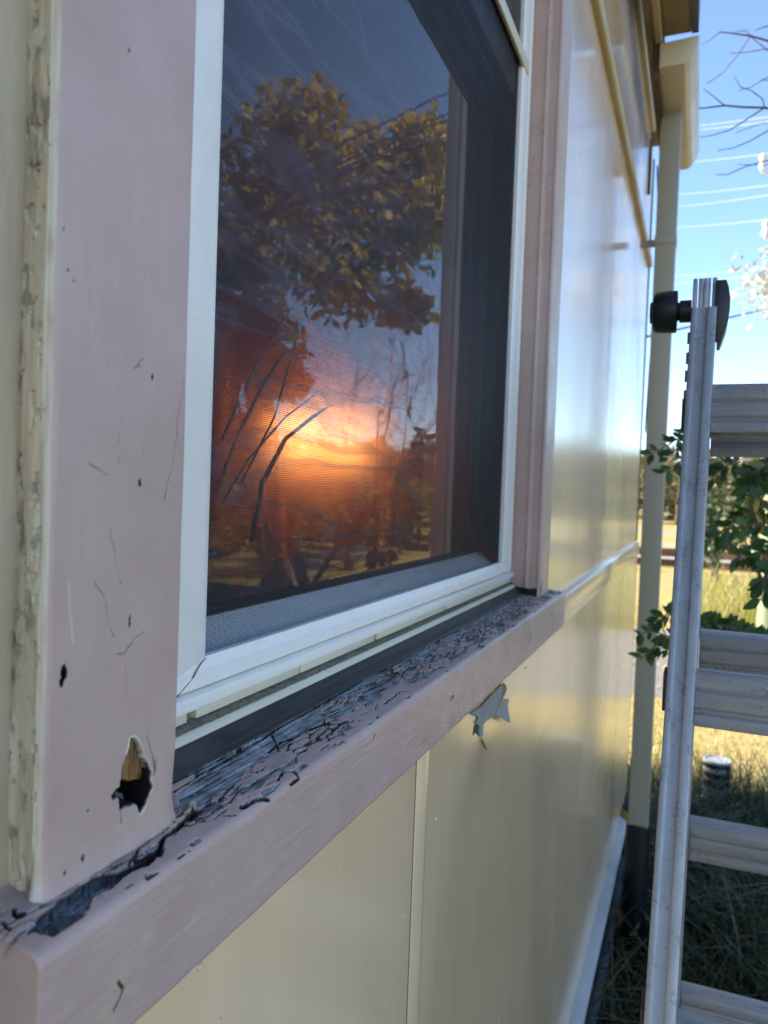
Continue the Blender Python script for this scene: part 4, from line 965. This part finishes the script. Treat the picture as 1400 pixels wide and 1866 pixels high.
# an earth mound carries the tin
# ------------------------------------------------------------------ POLE AND WIRES
PY = 10.07; pl_ = onY(1378, 1150, PY)
U_ = empty('power_pole', (0, 0, 0), label='pale green power pole at the right edge with white insulators', cat='power pole')
px_ = pl_[0]+.125
mb = MB(); mb.tube([(px_, PY, 0), (px_, PY, 4), (px_+.01, PY, 9)], [.125, .12, .10], 18); mb.build('pole', M['pole'], U_, smooth=True)
for (ix, iy) in ((1391, 295), (1397, 415)):
    q = onY(ix, iy, PY); mb = MB(); mb.tube([(q[0], PY, q[2]-.10), (q[0], PY, q[2]-.03), (q[0], PY, q[2]), (q[0], PY, q[2]+.05), (q[0], PY, q[2]+.09)], [.03, .05, .03, .05, .03], 12); mb.build('insulator', M['insul'], U_, smooth=True)
    mb = MB(); mb.box((q[0]-.02, PY-.02, q[2]-.14), (px_+.3, PY+.02, q[2]-.10)); mb.build('crossarm', M['insul'], U_)
wl = [((1398,213),(1236,232)), ((1398,222),(1236,239)), ((1398,280),(1240,296)), ((1398,338),(1236,354)), ((1398,356),(1236,376)), ((1398,400),(1236,414)), ((1398,488),(1230,503)), ((1398,500),(1230,516)), ((1398,532),(1230,545))]
lab = ['topmost', 'second', 'third', 'fourth', 'fifth', 'sixth', 'seventh', 'eighth', 'lowest']
for (a_, b_), nm_ in zip(wl, lab):
    p0 = onY(a_[0], a_[1], PY); p1 = onY(b_[0], b_[1], 22.)
    p0, p1 = Vector(p0), Vector(p1); d_ = p1-p0; pts = [p0+d_*t + Vector((0, 0, -.06*t*(1-t))) for t in np.linspace(-.2, 3.0, 16)]
    mb = MB(); mb.tube(pts, .0045, 6); tag(mb.build('power_line', M['wire'], smooth=True), nm_+' of the pale overhead wires crossing the blue sky', 'wire', 'overhead wires')
p0 = Vector(onY(1332, 578, 9)); p1 = Vector(onY(1185, 612, 7)); mb = MB(); mb.tube([p0+(p1-p0)*t for t in (-.6, 0, 1, 1.6)], .011, 6)
tag(mb.build('service_cable', M['wire_dark'], smooth=True), 'thick dark service cable sloping behind the ladder hinge', 'wire')

# ------------------------------------------------------------------ FENCE AND SHEDS
FY = 19.5
Fm = empty('rail_fence', (0, 0, 0), label='low white rail fence far across the dry field', cat='fence')
for x in np.arange(-6, 16, 2.0):
    mb = MB(); mb.box((x-.06, FY-.05, 0), (x+.06, FY+.05, 1.05)); mb.build('fence_post', M['insul'], Fm)
for zz in (.35, .65, .95):
    mb = MB(); mb.box((-6, FY-.08, zz-.03), (16, FY-.052, zz+.03)); mb.build('fence_rail', M['insul'], Fm)
M['redwall'] = simple('weathered_red_brown_boards', (.13, .06, .045), (.08, .04, .035), 4, .8)
BW = empty('board_wall', (0, 0, 0), label='long low red brown board wall behind the white rail fence', cat='wall')
for k in range(7):
    mb = MB(); mb.box((-7+k*3.6, 21.0, .02), (-7+k*3.6+3.5, 21.06, .48)); mb.build('board_panel', M['redwall'], BW, bevel=.01)
    mb = MB(); mb.box((-7.08+k*3.6, 20.96, 0), (-7.005+k*3.6, 21.1, .56)); mb.build('post', M['brown'], BW)

# ------------------------------------------------------------------ VEGETATION
def leaf_quads(C, D, Wd, size, asp=.45, fold=.15):
    # C centres (n,3), D directions (n,3), Wd side vectors; 6-vertex folded leaf as 2 quads sharing the mid rib
    n = len(C); D = D/np.linalg.norm(D, axis=1, keepdims=True)
    Wd = Wd-(Wd*D).sum(1, keepdims=True)*D; Wd /= np.linalg.norm(Wd, axis=1, keepdims=True)
    Nn = np.cross(D, Wd); s = size[:, None]
    base = C; tip = C+D*s; m1 = C+D*s*.35; m2 = C+D*s*.68
    a = asp*s*.5
    V = np.stack([base, m1+Wd*a+Nn*a*fold*2, m2+Wd*a*.8+Nn*a*fold*2, tip, m2-Wd*a*.8+Nn*a*fold*2, m1-Wd*a+Nn*a*fold*2], 1).reshape(-1, 3)
    i = np.arange(n)[:, None]*6
    F = np.concatenate([i+np.array([[0, 1, 2, 3]]), i+np.array([[0, 3, 4, 5]])])
    return V, F
def leaves_obj(name, C, D, Wd, size, m, parent, asp=.45, rnd=None):
    V, F = leaf_quads(C, D, Wd, size, asp)
    r_ = rng.random(len(C)) if rnd is None else rnd
    o = leafmesh(name, V, F, m, parent, {'rnd': np.repeat(r_, 6)})
    return o
def unit(n): v = rng.normal(size=(n, 3)); return v/np.linalg.norm(v, axis=1, keepdims=True)
def crown_points(n, centres, radii, shell=.5):
    k = rng.integers(0, len(centres), n); d = unit(n); r_ = (rng.random(n)**shell)[:, None]
    return centres[k] + d*r_*radii[k][:, None]*np.array([1, 1, .75])
# far gum trees
protos = []
def gum(seed, n_leaf, h, R_, leafsize, mat_, name='gum_tree', trunk_h=.35):
    e = empty(name, (0, 0, 0))
    nc = 16; ang = rng.random(nc)*6.28; rad = rng.random(nc)**.6*R_*.72
    cen = np.stack([rad*np.cos(ang), rad*np.sin(ang), h*(.45+.42*rng.random(nc))], 1); rd_ = R_*(.25+.25*rng.random(nc))
    C = crown_points(n_leaf, cen, rd_)
    leaves_obj('crown', C, unit(n_leaf)+np.array([0, 0, -.3]), unit(n_leaf), leafsize*(.6+.8*rng.random(n_leaf)), mat_, e, .6)
    mb = MB(); mb.tube([(0, 0, 0), (.1*R_*.3, 0, h*.3), (.05, .1, h*.62)], [h*.035, h*.028, h*.012], 8)
    for c_ in cen[:8]: mb.tube([(.05, .02, h*.3), tuple(c_*np.array([.5, .5, .85])), tuple(c_)], [h*.016, h*.01, h*.004], 6)
    mb.build('trunk', M['bark'], e, smooth=True); return e
def copytree(o):
    c = o.copy(); COL.objects.link(c)
    for ch in o.children:
        d = ch.copy(); COL.objects.link(d); d.parent = c
    return c
P_ = [gum(1, 1500, 6.5, 3.2, .34, M['leaf_gum']), gum(2, 1300, 5.0, 2.6, .30, M['leaf_gum']), gum(3, 1700, 8.0, 3.4, .36, M['leaf_gum'])]
fl = ['leftmost olive gum tree, seen in the gap beside the downpipe', 'blurred olive gum tree just right of the downpipe, low crown', 'taller olive gum tree directly behind the ladder stile', 'rounded olive gum tree right of the ladder stile', 'pale olive gum tree above the top of the green shrub', 'rightmost far gum tree behind the hanging vine', 'olive gum tree beyond the right edge of the vine']
for k, (a, dd, s_) in enumerate(((-4.6, 57, .62), (-3.0, 60, .70), (-1.2, 56, .66), (.6, 62, .80), (2.4, 57, .60), (4.2, 60, .78), (6.2, 58, .7))):
    o = P_[k] if k < 3 else copytree(P_[k % 3])
    o.location = (CAM[0]+dd*math.sin(R(a)), dd*math.cos(R(a)), -.1); o.rotation_euler = (0, 0, k*1.7); o.scale = (s_*1.15, s_*1.15, s_*.9)
    tag(o, fl[k], 'tree', 'gum trees along the far side of the field')
# the wood that closes the view all round, one mass of leaves
nw = 26000; a = rng.random(nw)*R(100)-R(8); dd = 64+22*rng.random(nw)
top_ = 3.2+4.5*fbm(a*30, dd*.12, 3, 5)
C = np.stack([dd*np.sin(a), dd*np.cos(a), top_*rng.random(nw)**.7], 1)
o = leaves_obj('far_wood', C, unit(nw), unit(nw), .5+.5*rng.random(nw), M['leaf_gum'], None, .7); tag(o, 'olive wood closing the far side of the dry field', 'wood', kind='stuff')
# unseen shrubs added to darken the reflection low in the glass
hb = None
for k in range(9):
    if hb is None: hb = gum(8, 1500, 2.3, 1.25, .13, M['leaf_vine'], 'reflection_shrub'); o = hb
    else: o = copytree(hb)
    o.location = (6.6+.4*math.sin(k*2.1), 3.2+k*2.3, -.25); o.rotation_euler = (0, 0, k*1.3); o.scale = (1.15, 1.25, 1.02+.06*math.sin(k*3))
    tag(o, ('nearest', 'second', 'third', 'fourth', 'fifth', 'sixth', 'seventh', 'eighth', 'farthest')[k]+' of the unseen dark shrubs added to darken the reflection low in the glass', 'shrub', 'added shrubs darkening the glass reflection')
# conifer-ish green shrub beyond (dark green by the ladder)
sh = gum(5, 900, 2.2, .8, .11, leaf_mat('green_shrub_leaves', [(.05, .075, .03), (.07, .10, .04), (.10, .13, .05), (.13, .15, .06)], .25), 'shrub')
q = onY(1300, 1045, 14.); sh.location = (q[0], 14., -.1); tag(sh, 'green weeping shrub behind the ladder in the dry field', 'shrub')
# gum tree top at the right edge, sunlight put into its pale leaf colour
bl = empty('pale_gum_tree', (0, 0, 0)); q = onY(1412, 515, 8.0); nb = 420
C = q + rng.normal(size=(nb, 3))*np.array([.16, .2, .13])
leaves_obj('crown', C, unit(nb), unit(nb), .035+.05*rng.random(nb), M['leaf_pale'], bl, .6)
mb = MB(); mb.tube([(q[0]+1.1, 8, 0), (q[0]+.9, 8, 2), (q[0]+.3, 8, q[2]-.3), (q[0]-.05, 8, q[2]-.02)], [.10, .08, .03, .012], 10); mb.build('trunk', M['bark'], bl, smooth=True)
tag(bl, 'gum tree top at the right edge in front of the power pole, sunlight put into its pale leaves', 'tree')

# bare tree: twigs reach into the sky top right
bt = empty('bare_tree', (0, 0, 0), label='bare tree whose thin reddish twigs reach into the sky at the top right', cat='tree')
TY = 3.1
def tw(pts, r_=.0022): return [tuple(onY(a, b, TY+.0*k)) for k, (a, b) in enumerate(pts)], r_
lines = [([(1440,90),(1400,74),(1368,65),(1335,60),(1312,58)], .003), ([(1368,65),(1360,55),(1340,57)], .0015), ([(1312,58),(1295,72),(1279,80)], .0014), ([(1368,65),(1345,100),(1315,135),(1288,152)], .0016), ([(1420,105),(1395,88),(1368,66)], .002),
         ([(1440,205),(1394,196),(1355,195),(1321,192),(1280,197),(1248,196)], .003), ([(1321,192),(1300,175),(1282,161)], .0015), ([(1394,196),(1360,218),(1330,237),(1300,246),(1275,250)], .0018), ([(1394,196),(1390,180),(1370,165),(1350,158),(1338,138)], .0016),
         ([(1430,130),(1395,142),(1370,158),(1345,165)], .0016), ([(1450,215),(1400,238),(1365,258),(1335,270),(1308,274)], .0018), ([(1440,280),(1400,292),(1360,303),(1325,318),(1305,318)], .0018), ([(1400,88),(1360,95),(1330,97)], .0014), ([(1440,40),(1395,48),(1375,55)], .002), ([(1425,225),(1390,224),(1340,242)], .0014), ([(1415,145),(1385,146)], .0016), ([(1440,330),(1400,300),(1345,300)], .0013)]
mb = MB()
for pts, r_ in lines:
    q = [onY(a, b, TY) for a, b in pts]; mb.tube(q, [1.5*r_*(1-.5*t) for t in np.linspace(0, 1, len(q))], 6)
nodeA = onY(1440, 90, TY); nodeB = onY(1440, 205, TY)
root = Vector((2.3, 3.3, 0)); f_ = Vector((2.1, 3.2, 2.9))
for nd in (nodeA, nodeB, onY(1440, 40, TY), onY(1440, 280, TY), onY(1430, 130, TY), onY(1450, 215, TY), onY(1440, 330, TY), onY(1420, 105, TY), onY(1425,225,TY), onY(1415,145,TY)):
    nd = Vector(nd); mb.tube([f_, f_.lerp(nd, .5)+Vector((.05, .03, .06)), nd], [.012, .006, .003], 6)
mb.build('twigs', M['twig'], bt, smooth=True)
mb = MB(); mb.tube([root, root.lerp(f_, .5)+Vector((.03, 0, 0)), f_], [.05, .04, .022], 10); mb.build('trunk', M['bark'], bt, smooth=True)

# leafy tree standing out from the house: the glass mirrors it
def mirror_pt(px, py, Rr):
    d = ray(px, py); v_ = CAM + d*Rr; XG = X_(.3435); v_ = v_.copy(); v_[0] = 2*XG - v_[0]; return v_
lt = empty('leafy_tree', (0, 0, 0), label='tree in front of the house with sunlight put into its upper leaf colour, mirrored in the window glass', cat='tree')
mb = MB(); tips = []
def inview(p):
    v_ = np.array(p)-CAM; z_ = v_@fw
    return z_ > .2 and 700+1400*(v_@rt)/z_ < 1440
def br(p, d, l, r_, lev):
    if inview(p+d*l): return
    pts = [p]; rr_ = [r_]; 
    for k in range(4):
        d = (d + Vector(rng.normal(size=3))*.13 + Vector((0, 0, .05))).normalized(); p = p+d*l/4; pts.append(p); rr_.append(r_*(1-.12*(k+1)))
        if lev < 4 and k > 0:
            for _ in range(2 if lev else 1):
                sd = (d + Vector(rng.normal(size=3))*.75).normalized(); br(p, sd, l*.66, rr_[-1]*.55, lev+1)
        if lev >= 3: tips.append(tuple(p))
    mb.tube(pts, rr_, 6 if lev > 1 else 10, False)
tbase = Vector(mirror_pt(560, 900, 4.3)); tbase.z = 0
cr_c = Vector(mirror_pt(585, 430, 4.15))
br(tbase, (cr_c-tbase).normalized(), 1.75, .05, 0)
br(Vector(tbase)+Vector((0, 0, 1.2)), Vector((.1, -.15, 1)).normalized(), 1.5, .035, 1)
mb.build('branches', M['bark'], lt, smooth=True)
tips = np.array(tips)
tips = tips[tips[:, 2] > 1.9]
cc = []; rs = []
for (px, py, r_) in ((545,215,.25),(500,300,.34),(470,400,.34),(590,300,.33),(640,400,.33),(700,300,.30),(740,420,.30),(560,480,.34),(650,520,.3),(430,560,.30),(480,620,.26),(800,370,.24),(770,260,.22),(740,560,.16),(520,690,.14),(430,480,.26)):
    cc.append(mirror_pt(px, py, 4.0+.5*rng.random())); rs.append(r_*.85)
nl = 8500; C = crown_points(nl, np.array(cc), np.array(rs)*1.12, .6); C = C[np.array([not inview(c_) for c_ in C])]; nl = len(C)
rn_ = np.clip(rng.random(nl)*.7+ .3*(C[:, 2]-2.6), 0, 1)  # yellower with height: sunlight on the crown put into the leaf colour
leaves_obj('leaves', C, unit(nl)+np.array([0, 0, -.4]), unit(nl), .045+.04*rng.random(nl), M['leaf_tree'], lt, .5, rn_)

# vine sprays behind the ladder: pinnate leaves on drooping stems
def vine(name, stemspecs, label, m=M['leaf_vine'], lsz=.036, yellow=0, skip=.12):
    e = empty(name, (0, 0, 0), label=label, cat='vine'); mb = MB(); C = []; D = []; Wd = []; Sz = []
    for pts in stemspecs:
        q = [Vector(onY(a, b, Y)) for a, b, Y in pts]
        # resample
        fine = []
        for a_, b_ in zip(q[:-1], q[1:]): fine += [a_.lerp(b_, t) for t in np.linspace(0, 1, 7)[:-1]]
        fine.append(q[-1]); mb = MB(); mb.tube(fine, [.0022*(1-.6*k/len(fine)) for k in range(len(fine))], 6); mb.build('stem', M['twig'], e, smooth=True)
        for k in range(1, len(fine)):
            t = (fine[k]-fine[k-1]).normalized(); side = t.cross(Vector((0, 1, 0))).normalized()
            for sgn in (-1, 1):
                if rng.random() < skip: continue
                dl = (t*.55+side*sgn*(.8+.3*rng.random())+Vector((0, 0, -.25))+Vector(rng.normal(size=3))*.28).normalized()
                C.append(fine[k]); D.append(dl); Wd.append(Vector(rng.normal(size=3))*.5+t); Sz.append(lsz*(.7+.5*rng.random()))
    C, D, Wd = [np.array([list(v) for v in A_]) for A_ in (C, D, Wd)]
    rv = rng.random(len(C))*.72; rv[rng.random(len(C)) < yellow] = 1.
    leaves_obj('leaves', C, D, Wd, np.array(Sz), m, e, .48, rv); return e
vine('vine', [[(1430,850,1.9),(1400,845,1.9),(1372,865,1.9),(1365,890,1.9)], [(1430,880,1.95),(1400,900,1.95),(1370,905,1.95),(1352,890,1.9)], [(1430,950,2.0),(1380,955,2.0),(1330,965,2.0),(1290,985,2.0)],
              [(1430,960,2.1),(1390,1000,2.1),(1380,1040,2.1),(1390,1080,2.1)], [(1440,1010,2.0),(1400,1040,2.0),(1392,1070,2.),(1386,1095,2.)],
              [(1430,920,2.1),(1395,930,2.1),(1360,935,2.1),(1335,955,2.1)], [(1430,860,2.2),(1400,890,2.2),(1380,930,2.2),(1370,970,2.2)], [(1420,1000,2.1),(1380,1015,2.1),(1345,1015,2.1)], [(1430,835,2.0),(1400,850,2.0),(1370,875,2.0)], 
              [(1350,842,2.0),(1322,850,2.0),(1300,870,2.0)]],
     'dark green leafy vine hanging behind the ladder at the right edge', yellow=.05, lsz=.040, skip=.3)
vine('vine', [[(1290,1150,1.75),(1250,1125,1.75),(1215,1120,1.75),(1190,1135,1.75)], [(1260,1160,1.75),(1220,1160,1.75),(1190,1150,1.75),(1165,1155,1.75)], [(1260,1165,1.8),(1225,1185,1.8),(1200,1180,1.8)], [(1215,1160,1.8),(1185,1185,1.8),(1165,1205,1.8)]],
     'small leafy sprig between the downpipe and the ladder', lsz=.030, skip=.45)
vine('vine', [[(1262,780,1.8),(1235,800,1.8),(1210,815,1.8),(1185,828,1.8)], [(1260,800,1.8),(1238,812,1.8),(1220,835,1.8)], [(1280,845,1.8),(1240,840,1.8),(1215,860,1.8)]],
     'sparse leafy sprig left of the ladder at eye level', lsz=.030, skip=.6)
vine('vine', [[(1265,1140,2.0),(1300,1135,2.0),(1340,1145,2.0),(1380,1160,2.0),(1430,1172,2.0)], [(1265,1150,2.05),(1320,1146,2.05),(1380,1152,2.05),(1430,1165,2.05)], [(1270,1128,2.1),(1310,1140,2.1),(1370,1158,2.1),(1430,1176,2.1)]],
     'row of dark leaves along the top of the second rung', lsz=.034)

# grass: shaded green near, dry beyond
def grass(name, n, xr, yr, h0, h1, m, label, wd=.004, lean=.5, mound=None):
    x = xr[0]+(xr[1]-xr[0])*rng.random(n); y = yr[0]+(yr[1]-yr[0])*rng.random(n); hh = h0+(h1-h0)*rng.random(n)**1.8
    cl = fbm(x*1.8, y*1.8, 3, 7); hh *= .5+cl*1.1
    z0 = np.zeros(n) if mound is None else mound(x, y)
    a = rng.random(n)*6.28; lx = np.cos(a)*lean*(.3+rng.random(n)); ly = np.sin(a)*lean*(.3+rng.random(n))
    sx_ = -np.sin(a)*wd; sy_ = np.cos(a)*wd
    V = []
    for t, wv in ((0, 1), (.5, .8), (.85, .45), (1, .08)):
        bx = x+lx*hh*t*t; by = y+ly*hh*t*t; bz = z0+hh*(t-.25*lean*t*t)
        V.append(np.stack([bx-sx_*wv, by-sy_*wv, bz], 1)); V.append(np.stack([bx+sx_*wv, by+sy_*wv, bz], 1))
    V = np.stack(V, 1).reshape(-1, 3); i = np.arange(n)[:, None]*8
    F = np.concatenate([i+np.array([[0, 1, 3, 2]]), i+np.array([[2, 3, 5, 4]]), i+np.array([[4, 5, 7, 6]])])
    o = leafmesh(name, V, F, m, None, {'rnd': np.repeat(rng.random(n), 8)})
    return tag(o, label, 'grass', kind='stuff')
def mound(x, y): return .10*np.exp(-((x-.45)/.5)**2-((y-4.5)/.4)**2)
xm, ym = np.meshgrid(np.linspace(-.9, 2.4, 60), np.linspace(3.4, 5.5, 50), indexing='ij')
MD = .125*np.exp(-((xm-.6)/.9)**2-((ym-4.5)/.45)**2)-.012
tag(gridmesh('mound', np.stack([xm, ym, MD], -1), M['ground']), kind='structure')
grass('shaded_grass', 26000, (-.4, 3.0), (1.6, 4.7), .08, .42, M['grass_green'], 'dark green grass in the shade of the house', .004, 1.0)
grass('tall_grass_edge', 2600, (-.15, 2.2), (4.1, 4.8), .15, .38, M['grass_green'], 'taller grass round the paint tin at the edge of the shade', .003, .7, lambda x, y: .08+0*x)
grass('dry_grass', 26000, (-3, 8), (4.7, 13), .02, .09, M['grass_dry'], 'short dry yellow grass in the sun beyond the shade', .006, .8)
grass('weed_patch', 5000, (.3, 2.5), (10.5, 14), .2, .8, leaf_mat('yellow_green_weeds', [(.30, .33, .06), (.38, .38, .10), (.42, .36, .16), (.30, .24, .12)], .35), 'yellow green weeds beyond the road', .008, .5)
# fallen yellow leaves by the corner
yl = leaf_mat('yellow_leaf', [(.30, .17, .03), (.36, .20, .03), (.22, .12, .04), (.30, .18, .05)], .35)
for (px, py, Y, s_, l_) in ((1140,1478,3.46,.05,'large curled yellow leaf at the foot of the wall corner'), (1175,1575,3.1,.03,'small yellow leaf beside the downpipe'), (1162,1697,2.8,.045,'pale brown leaf low in the dark grass'), (1133,1672,2.9,.04,'reddish brown leaf beside the drip board')):
    q = onY(px, py, Y); Cq = np.array([q]*2)+rng.normal(size=(2, 3))*.008
    o = leaves_obj('fallen_leaf', Cq, unit(2), unit(2), np.full(2, s_), yl, None, .6); tag(o, l_, 'leaf', 'yellow leaves by the wall')
